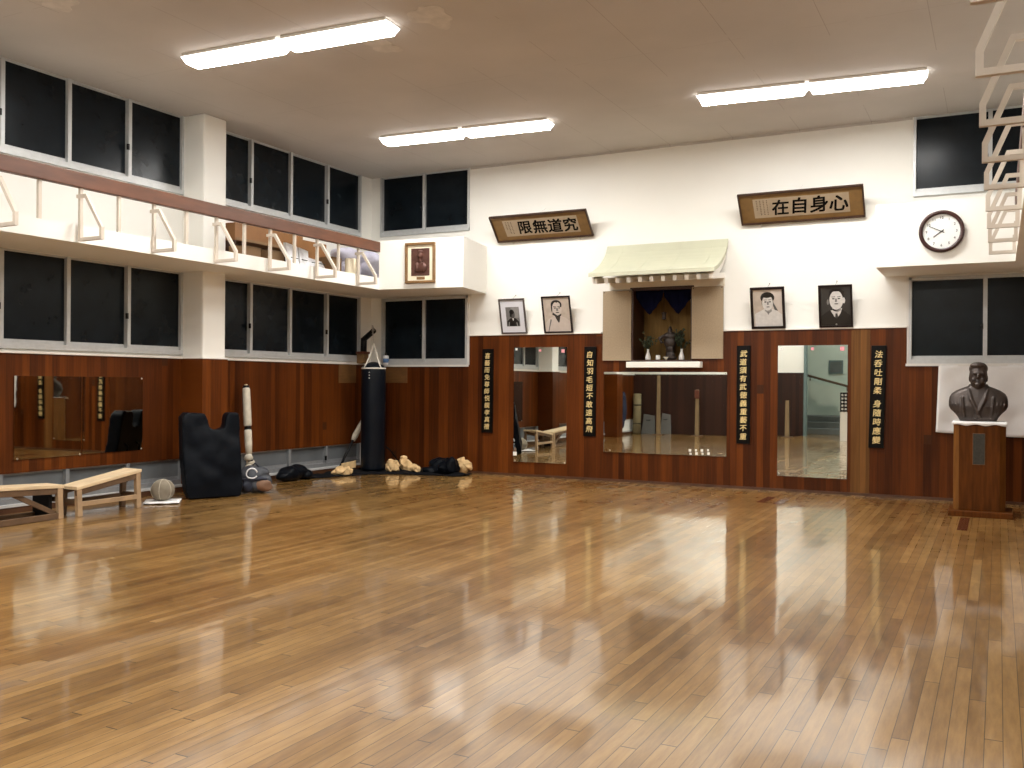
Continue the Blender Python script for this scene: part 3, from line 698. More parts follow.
        Y('g3', [(.50, .68), (.54, .68), (.55, .60), (.485, .60)], .0167); D('g2', .525, .555, .065, .014, .0168); D('g4', .51, .07, .03, .022, .0140)
    mb.build('print', [M[k] for k in g], t)
    mb = MB(); q = f(w/2, h, 0); mb.tube([q+Vector((0, .0, -.02)), (q.x, -.002, q.z+.06)], .0025, 5); mb.tube([(q.x, 0, q.z+.06), (q.x, -.018, q.z+.062)], .006, 6); mb.build('hanging_wire', M['frame_grey'], t)
    return t
LZ = W+.026
portrait(2.553, 3.000, LZ, 2.758, -.16, 'framed portrait with wide pale mount, left of the other one left of the shrine', M['frame_grey'], .022, 1)
portrait(3.297, 3.772, LZ, 2.770, -.17, 'framed sepia portrait of a stocky person in a pale jacket, black frame', M['frame_black'], .022, 2)
portrait(6.463, 6.922, LZ, 2.778, -.17, 'framed portrait of a young person in a white shirt, red-brown frame', M['frame_black'], .034, 3)
portrait(7.362, 7.790, LZ, 2.772, -.17, 'framed dark portrait of a person in a suit and tie, black frame', M['frame_black'], .026, 4)

# framed bronze relief on the balcony parapet
ra, rb = at(405.5, 284, 1, -1.18), at(435.5, 282.5, 1, -1.115)
fy = lambda x: YC+(x-XB+.015)*(YB-YC)/(2.43-XB+.015)
t = thing('framed_relief', ((ra.x+rb.x)/2, fy((ra.x+rb.x)/2), 2.96), 'oak framed bronze bust relief on the left balcony parapet', 'framed relief')
f, w, h = tilted(ra.x, rb.x, (ra.z+rb.z)/2, 3.555, fy(ra.x)-.002, fy(ra.x)-.008, fy(rb.x)-.002)
mb = MB(); frame_bars(mb, f, w, h, .04, 0, .045); mb.build('frame', M['frame_oak'], t, bevel=.008)
mb = MB(); panel_box(mb, f, .04, w-.04, .04, h-.04, .006, .016); mb.build('mount', M['mat_cream'], t)
mb = MB(); panel_box(mb, f, .20*w, .81*w, .185*h, .855*h, .016, .022); mb.build('backplate', M['bronze_red'], t)
mb = MB(); rel = lambda u, v, n: f(w*u, h*v, n)
E3 = lambda u, v, ru, rv, rn: mb.ell(rel(.505+(u-.5)*1.12, .53+(v-.53)*1.10, .022), (w*ru*1.15, rn*1.2, h*rv*1.12))
E3(.5, .67, .085, .095, .040); E3(.505, .74, .09, .05, .036); E3(.5, .655, .02, .03, .055); E3(.5, .55, .05, .06, .025); E3(.5, .40, .20, .11, .026); E3(.40, .40, .07, .12, .030); E3(.60, .40, .07, .12, .030); E3(.5, .325, .13, .03, .022)
fuse(mb, 'bust_relief', M['bronze_red'], .008, parent=t, it=2)
mb = MB(); panel_box(mb, f, w*.38, w*.65, .055, .098, .016, .020); mb.build('name_plate', M['frame_oak'], t)

# clock
cc = Vector((8.891, YB, 3.252)); cr = .245
t = thing('clock', cc, 'round wall clock with dark mahogany rim and white face', 'clock')
mb = MB(); n = 48
prof = [(cr-.045, .004), (cr-.045, .028), (cr-.035, .042), (cr-.012, .045), (cr, .03), (cr, .0)]
rings = [[(cc.x+r*math.cos(2*PI*k/n), cc.y-.001-d, cc.z+r*math.sin(2*PI*k/n)) for k in range(n)] for r, d in prof]
for i in range(len(prof)-1):
    for k in range(n): mb.face((rings[i][k], rings[i][(k+1) % n], rings[i+1][(k+1) % n], rings[i+1][k])).smooth = True
mb.build('rim', M['clock_rim'], t, smooth=True)
mb = MB(); mb.lathe([(cr-.042, 0), (cr-.042, .014)], (cc.x, cc.y-.002, cc.z), 48, (0, -1, 0)); dial = mb.build('dial', M['clock_face'], t)
mb = MB()
for k in range(12):
    an = PI/2-2*PI*(k+1)/12; r = cr*.655
    for j, ch in enumerate(str(k+1)):
        vs, fs = glyph(ch, .010); off = (j-(len(str(k+1))-1)/2)*.022
        mb.add(vs, fs, lambda v: Vector((cc.x+r*math.cos(an)+off+.042*v.x, cc.y-.0172-.02*(v.z+.01), cc.z+r*math.sin(an)+.042*v.y)))
mb.build('numerals', M['black'], dial)
def hand(name, ang, ln, wd, tail, dd):
    d = Vector((math.sin(ang), 0, math.cos(ang))); s_ = Vector((d.z, 0, -d.x)); o_ = cc+Vector((0, -dd, 0)); mb = MB()
    mb.prism([o_-d*tail-s_*wd, o_-d*tail+s_*wd, o_+d*ln+s_*wd*.5, o_+d*ln-s_*wd*.5], (0, -.002, 0)); mb.build(name, M['black'], t)
hand('hour_hand', math.radians(235), .105, .006, .03, .019); hand('minute_hand', math.radians(297), .155, .0045, .035, .022)

# ------------------------------------------------------------------ vertical plaques
def plaque(x0, x1, z0, z1, lean, chars, label, gap=None):
    t = thing('vertical_plaque', ((x0+x1)/2, -.022, z0), label, 'plaque', 'black vertical plaques with gold characters')
    xc = lambda z: lean*(z-(z0+z1)/2)
    mb = MB(); mb.hexa([(x0+xc(z0), -.05, z0), (x1+xc(z0), -.05, z0), (x1+xc(z0), -.0215, z0), (x0+xc(z0), -.0215, z0), (x0+xc(z1), -.05, z1), (x1+xc(z1), -.05, z1), (x1+xc(z1), -.0215, z1), (x0+xc(z1), -.0215, z1)])
    mb.build('board', M['lacquer'], t, bevel=.004)
    n = len(chars)+(.45 if gap else 0); top = z1-.055; step = (z1-z0-.10)/n; mb = MB(); rr = random.Random(chars); k = 0
    sz = min(step*.86, (x1-x0)*.62)
    for i, ch in enumerate(chars):
        if gap == i: k += .45
        zc = top-step*(k+.5); k += 1; vs, fs = glyph(ch, .012); an = rr.uniform(-.05, .05); dx = rr.uniform(-.006, .006); ca, sa = math.cos(an), math.sin(an)
        mb.add(vs, fs, lambda v: Vector(((x0+x1)/2+xc(zc)+dx+sz*1.02*(v.x*ca-v.y*sa+.10*v.y), -.0502-.1*(v.z+.012), zc+sz*.98*(v.x*sa+v.y*ca))))
    mb.build('lettering', M['gold'], t)
plaque(2.200, 2.396, .656, 1.985, .008, '喜藝而免尊師悦親孝真禮', 'black plaque with gold characters, leftmost, between left back window and tall mirror')
plaque(3.955, 4.148, .657, 2.000, .006, '自知羽毛短不敢遠高飛', 'black plaque with gold characters between left tall mirror and shrine')
plaque(6.258, 6.446, .629, 1.990, .0, '武道須有武徳義重藝不重', 'black plaque with gold characters just right of the wide mirror under the shrine')
plaque(8.003, 8.188, .637, 1.970, .022, '法呑吐剛柔身隨時應變', 'black plaque with gold characters, rightmost, between tall right mirror and bust', gap=5)

# ------------------------------------------------------------------ mirrors
def wall_mirror(c0, c1, side, label, clips, tilt=0.0, stickers=(), m='mirror', yaw=0.0):
    """c0, c1 = (u, z) corners; the bottom edge stands off by tilt"""
    (u0, z0), (u1, z1) = c0, c1
    B = (lambda u, d, z: Vector((u, -.0225-d, z))) if side == 'back' else (lambda u, d, z: Vector((.0225+d, u, z)))
    t = thing('mirror', B((u0+u1)/2, 0, z0), label, 'mirror', 'wall mirrors')
    off = lambda u, z: (tilt*(z1-z) if tilt >= 0 else -tilt*(z-z0))+yaw*((u1-u) if side == 'back' else (u1-u))
    mb = MB(); p = []
    for z in (z0, z1):
        p += [B(u0, .006+off(u0, z), z), B(u1, .006+off(u1, z), z), B(u1, 0, z), B(u0, 0, z)]
    mb.hexa(p); mb.build('glass', M[m], t)
    for u, z in clips:
        mb = MB(); q = B(u, .007+off(u, z), z); d = B(0, 1, 0)-B(0, 0, 0); mb.lathe([(.011, 0), (.011, .003), (.006, .006)], q-d*.002, 10, d); mb.build('clip', M['chain'], t)
    for u, z, s, k in stickers:
        mb = MB(); o_ = .0064+off(u-s, z)
        mb.hexa([B(u-s, o_+.0012, z-s), B(u+s, o_+.0012, z-s), B(u+s, o_, z-s), B(u-s, o_, z-s), B(u-s, o_+.0012, z+s), B(u+s, o_+.0012, z+s), B(u+s, o_, z+s), B(u-s, o_, z+s)])
        mb.build('sticker', M[k], t, bevel=.0004)
    return t
def sk(px, py, s, k): q = at(px, py, 1, -.03); return (q.x, q.z, s, k)
wall_mirror((2.773, .222), (3.667, 2.002), 'back', 'tall frameless wall mirror nearest the left back corner', [(2.80, .24), (3.64, .24)], .0006,
            [sk(517, 349.3, .016, 'white_dot'), sk(563, 351, .026, 'pink'), sk(540.5, 350.5, .018, 'pink'), sk(515.5, 453.5, .03, 'white_dot')], yaw=.024)
dots = [sk(690+6*k+(.6 if r else 0), 450.3+r*3.4, .014 if (k+r) % 2 else .018, 'white_dot') for r in (0, 1) for k in range(4)]
wall_mirror((4.278, .434), (6.118, 1.622), 'back', 'wide frameless wall mirror under the shrine shelf', [(4.38, .46), (6.10, 1.60)], .0010, dots, yaw=.008)
wall_mirror((6.817, .207), (7.722, 1.983), 'back', 'tall frameless wall mirror right of the shrine, nearest the bust', [(6.84, .24), (7.70, .24)], -.001,
            [sk(780.8, 349, .018, 'white_dot'), sk(842.3, 348.6, .028, 'pink'), sk(812.5, 348.8, .020, 'pink')])
wall_mirror((-6.54, .575), (-5.692, 1.487), 'side', 'old wall mirror on left wainscot, nearer the camera, above the first bench', [(-6.50, .585), (-5.71, .585)], .0, m='mirror_old', yaw=.0130)
wall_mirror((-5.684, .585), (-4.812, 1.487), 'side', 'old wall mirror on left wainscot, farther one beside the black kick shield', [(-4.83, .60), (-4.83, 1.47)], .0, m='mirror_old', yaw=.0130)

# ------------------------------------------------------------------ bust, pedestal and cloth
t = thing('bust_pedestal', (9.31, -1.2, 0), 'tall reddish wooden pedestal with small plate, under the bronze bust', 'pedestal')
mb = MB(); mb.box(9.0, 9.645, -1.52, -.93, 0, .062); mb.build('base', M['ped'], t, bevel=.006)
cx0, cx1, yf, yb_, ch = 9.046, 9.572, -1.42, -1.0, .058
zt_ = 1.045
mb = MB(); mb.prism([(cx0+ch, yf, .062), (cx1-ch, yf, .062), (cx1-ch, yb_, .062), (cx0+ch, yb_, .062)], (0, 0, zt_-.062)); mb.build('front_panel', M['ped'], t, bevel=.003)
for s, x in ((1, cx0), (-1, cx1)):
    mb = MB(); mb.prism([(x, yf+.06, .062), (x+s*ch, yf+.001, .062), (x+s*ch, yb_, .062), (x, yb_, .062)], (0, 0, zt_-.062)); mb.build('corner_post', M['ped_light'], t, bevel=.003)
mb = MB(); mb.box(9.242, 9.367, yf-.006, yf, .575, .925); mb.m(1); mb.box(9.246, 9.363, yf-.008, yf-.006, .58, .92); mb.build('plate', [M['frame_oak'], M['plate_dark']], t)
o = thing('bust_cloth', (9.31, -1.2, zt_), 'narrow white cloth laid between the bust and its pedestal', 'cloth')
mb = MB(); n = 20; top_ = []; 
for k in range(n+1):
    u = k/n; x = cx0-.012+(cx1-cx0+.024)*u
    top_.append(x)
rows = [(yb_+.01, zt_+.004, 0), (yf-.008, zt_+.004, 0), (yf-.014, zt_-.03, 1)]
for j in range(2):
    for k in range(n):
        q = []
        for (jj, kk) in ((j, k), (j, k+1), (j+1, k+1), (j+1, k)):
            y, z, w_ = rows[jj]; q.append((top_[kk], y - w_*.004*math.sin(kk*1.3), z+w_*.008*math.sin(kk*.9)))
        mb.face(q)
oo = mb.build('cloth_sheet', M['cloth_white'], o, smooth=True); so = oo.modifiers.new('solid', 'SOLIDIFY'); so.thickness = .004; so.offset = 1
def loft(mb, secs, V, bw, n=28):
    rings = []
    for z, rx, ry, yo in secs:
        ring = []
        for k in range(n):
            c_, s_ = math.cos(2*PI*k/n), math.sin(2*PI*k/n); e = .8
            ring.append(mb.bm.verts.new(V(rx*math.copysign(abs(c_)**e, c_), yo+ry*math.copysign(abs(s_)**e, s_), z)))
        rings.append(ring)
    for a_, b_ in zip(rings, rings[1:]):
        for k in range(n): mb.bm.faces.new((a_[k], a_[(k+1) % n], b_[(k+1) % n], b_[k]))
    mb.bm.faces.new(rings[0][::-1]); mb.bm.faces.new(rings[-1])
# bust (one continuous skin)
by = -1.21
P0 = at(978, 419.5, 1, by); PT = at(978, 361, 1, by); PL = at(948.5, 407, 1, by); PRr = at(1010, 407, 1, by)
bz = zt_+.010; bc = Vector((P0.x, by, bz)); hh = PT.z-bz; bw = (PRr.x-PL.x)
mb = MB(); V = lambda x, y, z: bc+Vector((x*bw, y*bw, z*hh))
E_ = lambda x, y, z, rx, ry, rz, rot=None: mb.ell(V(x, y, z), (rx*bw, ry*bw, rz*hh), rot)
Rz = lambda a_, ax='Y': Matrix.Rotation(a_, 3, ax)
# torso as stacked ovals, cut off at the waist
loft(mb, [(0.0, .30, .17, 0), (.06, .33, .19, 0), (.13, .385, .20, 0), (.19, .455, .205, 0), (.25, .485, .205, 0), (.33, .485, .195, .01), (.40, .472, .185, .02), (.46, .435, .17, .03), (.51, .36, .15, .03), (.555, .25, .125, .03), (.59, .15, .11, .03), (.62, .12, .10, .03)], V, bw)
for s in (-1, 1):
    mb.tube([V(s*.135, .05, .60), V(s*.155, -.09, .52), V(s*.11, -.175, .36), V(s*.015, -.205, .17), V(-s*.05, -.19, .05)], [.026*bw, .030*bw, .034*bw, .034*bw, .024*bw], 8)
    mb.tube([V(s*.26, -.04, .50), V(s*.25, -.165, .38), V(s*.235, -.195, .22), V(s*.21, -.185, .05)], [.014*bw, .018*bw, .020*bw, .016*bw], 8)
    for k in range(3): mb.tube([V(s*(.33+.05*k), -.10, .42-.05*k), V(s*(.32+.055*k), -.168+.02*k, .28), V(s*(.28+.05*k), -.165+.02*k, .12)], [.008*bw, .012*bw, .006*bw], 6)
mb.tube([V(0, .03, .50), V(0, .0, .66)], [.115*bw, .095*bw], 12)
# head
E0, V0 = E_, V
E_ = lambda x, y, z, rx, ry, rz, rot=None: E0(x, y, 1-(1-z)*1.17, rx, ry, rz*1.17, rot)
V = lambda x, y, z: V0(x, y, 1-(1-z)*1.17)
E_(0, .01, .83, .150, .170, .165); E_(0, -.03, .745, .130, .130, .115); E_(0, -.075, .685, .07, .06, .045); E_(0, .06, .86, .140, .125, .125); E_(0, .045, .905, .158, .165, .098); E_(-.02, -.06, .945, .12, .09, .045)
E_(0, -.150, .850, .095, .034, .022)                                   # brow
mb.tube([V(0, -.155, .845), V(0, -.185, .785), V(0, -.190, .755)], [.014*bw, .022*bw, .030*bw], 8)  # nose
for s in (-1, 1):
    E_(s*.052, -.150, .845, .045, .022, .016); E_(s*.07, -.115, .765, .045, .045, .045); E_(s*.138, .02, .79, .02, .045, .055); E_(s*.055, -.132, .808, .028, .016, .013)
E_(0, -.160, .717, .055, .022, .011); E_(0, -.154, .692, .045, .022, .011)
o = fuse(mb, 'bronze_bust', M['bronze'], .0065, loc=bc, it=1, fac=.5, shape=lambda v: Vector((v.x, v.y, max(v.z, bz))))
tag(o, 'dark bronze bust of a person in a kimono on the wooden pedestal', 'bust')

# white cloth hung below the right window
t = thing('hanging_cloth', (9.7, -.03, .86), 'large white cloth hung under the right window behind the bust', 'cloth')
mb = MB(); nx, nz = 48, 20; cx_, cw = 8.82, 1.76
g = []
for j in range(nz+1):
    v = j/nz; row = []
    for k in range(nx+1):
        u = k/nx; x = cx_+cw*u-.025*v*(1-u)-.0*v
        z = 1.715-.875*v + .02*math.sin(u*9)*v*.6 + (.03*math.exp(-u*14)*v)
        y = -.052 - .028*(.5+.5*math.sin(u*19+v*2.5))*(.25+v) - .035*noise.noise((u*7, v*4, 3)) - .03*math.exp(-u*10)*v*v
        row.append((x, min(y, -.03), z))
    g.append(row)
for j in range(nz):
    for k in range(nx): mb.face((g[j][k], g[j][k+1], g[j+1][k+1], g[j+1][k]))
o = mb.build('cloth_panel', M['cloth_white'], t, smooth=True); so = o.modifiers.new('solid', 'SOLIDIFY'); so.thickness = .004
for k in range(5):
    x = 8.845+k*.41; mb = MB(); mb.box(x-.012, x+.012, -.064, -.026, 1.695, 1.722); mb.build('clip', M['white_dot'], t)

# ------------------------------------------------------------------ punching bag in the corner
BX = Vector((.585, -.72, 0))
t = thing('punching_bag', (BX.x, BX.y, .03), 'tall black punching bag hanging on chains in the left back corner', 'punching bag')
mb = MB(); mb.lathe([(.17, .035), (.19, .045), (.196, .08), (.196, 1.60), (.193, 1.66), (.184, 1.69), (.15, 1.715), (.07, 1.76), (.02, 1.77)], BX, 36); bb = mb.build('bag_body', M['vinyl'], t)
mb = MB(); mb.lathe([(.1975, 1.655), (.199, 1.66), (.199, 1.672), (.1975, 1.677)], BX, 36); mb.build('rim_strap', M['rope'], t)
APEX = BX+Vector((0, 0, 2.06))
for k in range(4):
    an = PI/4+k*PI/2+.5; q = BX+Vector((.182*math.cos(an), .182*math.sin(an), 1.68)); mb = MB()
    mb.tube([q+Vector((0, 0, -.13)), q, q.lerp(APEX, .5)+Vector((0, 0, -.03)), APEX], .011, 8); mb.build('sling', M['rope'], t)
TOPP = Vector((.47, -.60, 2.33))
mb = MB(); n = 12
for k in range(n):
    c0 = APEX.lerp(TOPP, (k+.5)/n); d = (TOPP-APEX).normalized(); a_ = d.orthogonal().normalized() if k % 2 else d.cross(d.orthogonal()).normalized()
    mb.tube([c0+d*.021*math.cos(x)+a_*.011*math.sin(x) for x in [2*PI*i/10 for i in range(11)]], .004, 5, cap=False)
mb.build('chain', M['chain'], t)
for k in range(3):
    q = BX+Vector((.055, -.190, 1.60-.045*k)); mb = MB(); mb.lathe([(.010, 0), (.010, .006)], q, 8, (.28, -.96, 0)); mb.build('rivet', M['chain'], bb)
# wall bracket that carries it
t = thing('bag_bracket', (.10, -.22, S+.02), 'black angled steel bracket on a wooden block, above the punching bag', 'bracket')
b0 = at(363.5, 366, 0, .12); b1 = at(363.5, 354, 0, .12)
mb = MB(); mb.box(.03, .17, b0.y-.07, b0.y+.07, S+.021, b1.z); mb.m(1); mb.box(.025, .19, b0.y-.085, b0.y+.085, b1.z, b1.z+.04); mb.build('wood_block', [M['frame_oak'], M['red_leather']], t, bevel=.006)
k0 = Vector((.12, b0.y, b1.z+.04)); k1 = at(364, 338, 0, .14); k2 = at(374, 330.5, 0, .40)
mb = MB(); mb.tube([k0, k1], .052, 10); mb.build('upright', M['black'], t)
mb = MB(); mb.tube([Vector(k1)+Vector((0, 0, -.02)), k2], .045, 10); mb.build('arm', M['black'], t)
mb = MB(); mb.tube([k2, Vector(k2)*.4+TOPP*.6+Vector((0, 0, .02)), TOPP+Vector((0, 0, .035))], .012, 8); mb.build('hook', M['chain'], t)
# small bottle on the sill
p = at(386, 364.4, 1, -.03); q = Vector((p.x, -.035, S+.005))
t = thing('spray_bottle', q, 'small white and blue bottle standing on the left back window sill', 'bottle')
mb = MB(); mb.lathe([(.046, 0), (.05, .01), (.05, .14), (.042, .155), (.016, .16)], q, 14); bo = mb.build('bottle_body', M['page'], t)
mb = MB(); mb.lathe([(.0506, .035), (.0508, .105)], q, 14); mb.build('label_band', M['sky_blue'], bo)
mb = MB(); mb.lathe([(.015, .16), (.015, .20), (.008, .205)], q, 10); mb.build('cap', M['black'], t)

# plywood patches at the corner
pa, pb_ = at(339, 366, 0, .03), at(356, 383, 0, .03)
mb = MB(); mb.box(.022, .032, pa.y, pb_.y, pb_.z, S-.004); tag(mb.build('plywood_board', M['ply'], loc=(.022, (pa.y+pb_.y)/2, pb_.z), bevel=.002), 'square plywood board on the left wainscot beside the punching bag', 'board')
pa, pb_ = at(386, 366, 1, -.03), at(407, 383, 1, -.03)
mb = MB(); mb.box(pa.x, pb_.x, -.032, -.022, pb_.z, S-.030); tag(mb.build('plywood_board', M['ply'], loc=((pa.x+pb_.x)/2, -.022, pb_.z), bevel=.002), 'square plywood board on the back wainscot right of the punching bag', 'board')

# ------------------------------------------------------------------ things on the floor along the left wall
def rough(v, s, a, k=0): return v + Vector((noise.noise(v*s+Vector((k, 0, 0))), noise.noise(v*s+Vector((0, k+9, 0))), noise.noise(v*s+Vector((5, 0, k)))))*a
# kick shield
u = Vector((.40, .9165, 0)); nrm = Vector((.9165, -.40, 0)); c0 = Vector((.80, -4.41, 0))
t = thing('kick_shield', c0, 'large black leather kick shield with notched top leaning near the pillar', 'kick shield')
out = [(-.33, .0), (.31, .0), (.345, .12), (.345, .50), (.355, .99), (.335, 1.045), (.22, 1.05), (.185, 1.01), (.155, .86), (.06, .83), (-.03, .85), (-.06, .98), (-.09, 1.04), (-.32, 1.055), (-.375, 1.0), (-.39, .5), (-.37, .1)]
mb = MB(); lean = -.16
f3 = lambda a_, b_, d: c0+u*a_+Vector((0, 0, b_+.004))+nrm*(d+lean*b_)
mb.prism([f3(a_, b_, 0) for a_, b_ in out], nrm*.16)
def shp(v):
    z = v.z; r_ = v-c0; a_ = r_.dot(u); d = r_.dot(nrm)-lean*z
    k = max(0, min(1, (d-.04)/.12))
    w_ = .007*math.sin(11*z+6*a_+3*noise.noise((a_*3, z*3, 0)))+.008*noise.noise((a_*9, z*6, 2))+.014*noise.noise((a_*3, z*2.5, 7))
    bulge = .035*(1-(a_/.38)**2)*math.sin(PI*min(1, max(0, z/.9)))
    return v+nrm*(k*(w_+bulge))
fuse(mb, 'shield_body', M['black_leather'], .016, parent=t, it=6, shape=lambda v: Vector((lambda q: (q.x, q.y, max(q.z, .003)))(shp(v))))
for s in (-.2, .15):
    mb = MB(); mb.tube([f3(s, .62, -.005), f3(s, .58, -.05), f3(s, .42, -.05), f3(s, .38, -.005)], .014, 8); mb.build('handle', M['black'], t)

# canvas ball on a white cloth
mb = MB(); cp = Vector((.70, -5.10, 0)); n = 12
for j in range(n):
    for k in range(n):
        q = []
        for a_, b_ in ((j, k), (j+1, k), (j+1, k+1), (j, k+1)):
            x, y = (a_/n-.5)*.40, (b_/n-.5)*.40; an = .75
            X = cp+Vector((x*math.cos(an)-y*math.sin(an), x*math.sin(an)+y*math.cos(an), .012+.006*noise.noise((x*12, y*12, 0))))
            q.append(X)
        mb.face(q)
o = mb.build('floor_cloth', M['cloth_white'], loc=cp, smooth=True); so = o.modifiers.new('s', 'SOLIDIFY'); so.thickness = .010; so.offset = -1
tag(o, 'folded white cloth on the floor under the canvas ball', 'cloth')
t = thing('medicine_ball', cp+Vector((-.03, .03, .018)), 'round beige medicine ball on a white cloth beside the bench', 'ball')
mb = MB(); bcn = cp+Vector((-.03, .03, .145)); mb.ell(bcn, (.137, .137, .128), None, 28, 18); mb.build('ball_skin', M['stone'], t, smooth=True)
mb = MB()
for k in range(3): mb.tube([bcn+Vector((.1375*math.cos(x)*math.cos(k*PI/3), .1375*math.cos(x)*math.sin(k*PI/3), .1285*math.sin(x))) for x in [2*PI*i/24 for i in range(25)]], .0028, 4, cap=False)
mb.build('seam', M['canvas'], t)

# benches
def bench(name, pts, label, leg_specs, brace=None):
    """pts: far-left, far-right, near-right, near-left top corners"""
    A, B_, Cc, D = [Vector(p) for p in pts]; mid = (A+B_+Cc+D)/4
    t = thing(name, (mid.x, mid.y, 0), label, 'bench', 'low wooden benches')
    th = Vector((0, 0, -.035)); mb = MB(); mb.hexa([D+th, Cc+th, B_+th, A+th, D, Cc, B_, A]); mb.build('seat_plank', M['bench'], t, bevel=.005)
    ap = Vector((0, 0, -.036)); mb = MB()
    for p, q in ((A, D), (B_, Cc)):
        i = .02 if p == A else -.02; o_ = Vector((i, 0, -.036-.03)); mb.beam(p+o_, q+o_, .025, .06)
    mb.build('apron', M['bench_dark'], t, bevel=.003)
    legs = []
    for fx, fy in leg_specs:
        top = (D.lerp(A, fy)).lerp(Cc.lerp(B_, fy), fx)+Vector((0, 0, -.036))
        foot = Vector((top.x+(.03 if fx > .5 else -.03)*.6, top.y, 0)); mb = MB(); mb.beam(foot, top, .048, .06, (0, 1, 0)); mb.build('leg', M['bench_dark'] if fx < .5 else M['bench_leg'], t, bevel=.004); legs.append((foot, top))
    return t, legs
def stretcher(t, p, q, w=.03, h=.05, nm='stretcher', m='bench_leg'): mb = MB(); mb.beam(p, q, w, h); mb.build(nm, M[m], t, bevel=.003)
fr = at(141.8, 469, 1, -5.52); fl = at(125.5, 468, 1, -5.50); nr = at(77, 487.2, 1, -6.40); nl = at(70, 484.5, 1, -6.38)
fl = Vector((fr.x-.30, fr.y+.02, fr.z)); nl = Vector((nr.x-.30, nr.y+.02, nr.z))
t, lg = bench('sloping_bench', (fl, fr, nr, nl), 'sloping wooden bench beside the medicine ball, higher at its far end', [(.9, .04), (.9, .95), (.1, .04), (.1, .95)])
stretcher(t, lg[0][0]+Vector((0, 0, .13)), lg[1][0]+Vector((0, 0, .13))); stretcher(t, lg[2][0]+Vector((0, 0, .13)), lg[3][0]+Vector((0, 0, .13)), m='bench_dark'); stretcher(t, lg[1][0]+Vector((0, 0, .15)), lg[3][0]+Vector((0, 0, .15)), m='bench_dark'); stretcher(t, lg[0][0]+Vector((0, 0, .15)), lg[2][0]+Vector((0, 0, .15)), m='bench_dark')
nr = Vector((.86, -8.1, .43)); fr = Vector((.83, -6.52, .352)); fl = Vector((.53, -6.50, .352)); nl = Vector((.56, -8.08, .43))
t, lg = bench('low_bench', (fl, fr, nr, nl), 'low wooden bench with diagonal brace at the left edge of the picture', [(.92, .03), (.92, .97), (.08, .03), (.08, .97)])
stretcher(t, lg[0][0]+Vector((0, 0, .035)), lg[1][0]+Vector((0, 0, .035)), .04, .06, m='bench_dark'); stretcher(t, lg[2][0]+Vector((0, 0, .035)), lg[3][0]+Vector((0, 0, .035)), .04, .06, m='bench_dark')
stretcher(t, lg[1][0]+Vector((-.02, -.05, .06)), Vector((.80, -7.15, .34)), .03, .05, 'brace', 'bench_dark'); stretcher(t, lg[1][0]+Vector((0, 0, .2)), lg[3][0]+Vector((0, 0, .2)), .03, .05, m='bench_dark')
mb = MB(); mb.box(.60, .84, -6.50, -6.42, .30, .352) if False else mb.box(lg[3][0].x-.02, lg[1][0].x-.05, -6.66, -6.62, .02, .30); mb.build('end_board', M['black'], t, bevel=.003)

# bandaged staff behind the backpack
t = thing('padded_staff', (.42, -3.42, 0), 'padded pole wrapped in off-white bandage with black ties beside the kick shield', 'padded pole')
A = at(246, 384.5, 0, .16); Bq = at(249.5, 470, 0, .36); D_ = (Bq-A); foot = A + D_*((A.z-.003)/(A.z-Bq.z))
L_ = lambda s_: A.lerp(foot, s_)
mb = MB(); mb.tube([L_(0), L_(1)], .022, 10); mb.build('core', M['bench'], t)
mb = MB(); mb.tube([L_(.02), L_(.05), L_(.2), L_(.40), L_(.42)], [.040, .052, .055, .056, .042], 14); mb.tube([L_(.44), L_(.46), L_(.60), L_(.70)], [.042, .052, .050, .040], 14)
mb.build('bandage', M['canvas'], t)
for s_ in (.025, .425, .445): mb = MB(); mb.tube([L_(s_-.012), L_(s_+.012)], .047, 12); mb.build('tie', M['black'], t)
for k, s_ in enumerate((.72, .77, .82, .87)):
    mb = MB(); w = .018 if k % 2 else -.018; mb.tube([L_(s_-.028)+Vector((0, w, 0)), L_(s_)+Vector((.01, w, 0)), L_(s_+.028)+Vector((0, w, 0))], [.045, .062, .050], 12); mb.build('knot', M['canvas'], t)
    mb = MB(); mb.tube([L_(s_+.03)+Vector((.03, -.05, 0)), L_(s_+.024)+Vector((.062, 0, 0)), L_(s_+.018)+Vector((.03, .05, 0))], .009, 6); mb.build('tie', M['black'], t)

# backpack
c = Vector((.93, -3.79, 0)); t = thing('backpack', c, 'slate grey backpack with tan pocket and white loop on the floor', 'backpack')
du = Vector((.68, .73, 0)); dn = Vector((.73, -.68, 0))
G = lambda a_, d, z: c+du*a_+dn*d+Vector((0, 0, z))
mb = MB(); rot = Matrix.Rotation(math.atan2(du.y, du.x), 3, 'Z')
mb.ell(G(0, 0, .12), (.21, .14, .12), rot); mb.ell(G(-.03, 0, .22), (.19, .13, .13), rot); mb.ell(G(.10, .01, .12), (.12, .14, .12), rot); mb.ell(G(-.12, .0, .12), (.11, .13, .12), rot); mb.ell(G(.06, 0, .25), (.12, .10, .09), rot)
fuse(mb, 'bag_body', M['pack_grey'], .014, parent=t, it=4, shape=lambda v: (lambda q: Vector((q.x, q.y, max(.003, q.z))))(rough(v, 9, .022)))
mb = MB(); mb.ell(G(.09, .10, .11), (.115, .06, .075), rot); mb.ell(G(.12, .09, .08), (.10, .06, .06), rot)
fuse(mb, 'front_pocket', M['pack_tan'], .012, parent=t, it=3, shape=lambda v: rough(v, 14, .008))
mb = MB(); mb.ell(G(-.10, .10, .10), (.085, .055, .085), rot); mb.ell(G(-.02, .12, .19), (.18, .03, .03), rot)
fuse(mb, 'side_pocket', M['pack_navy'], .012, parent=t, it=3, shape=lambda v: rough(v, 14, .010))
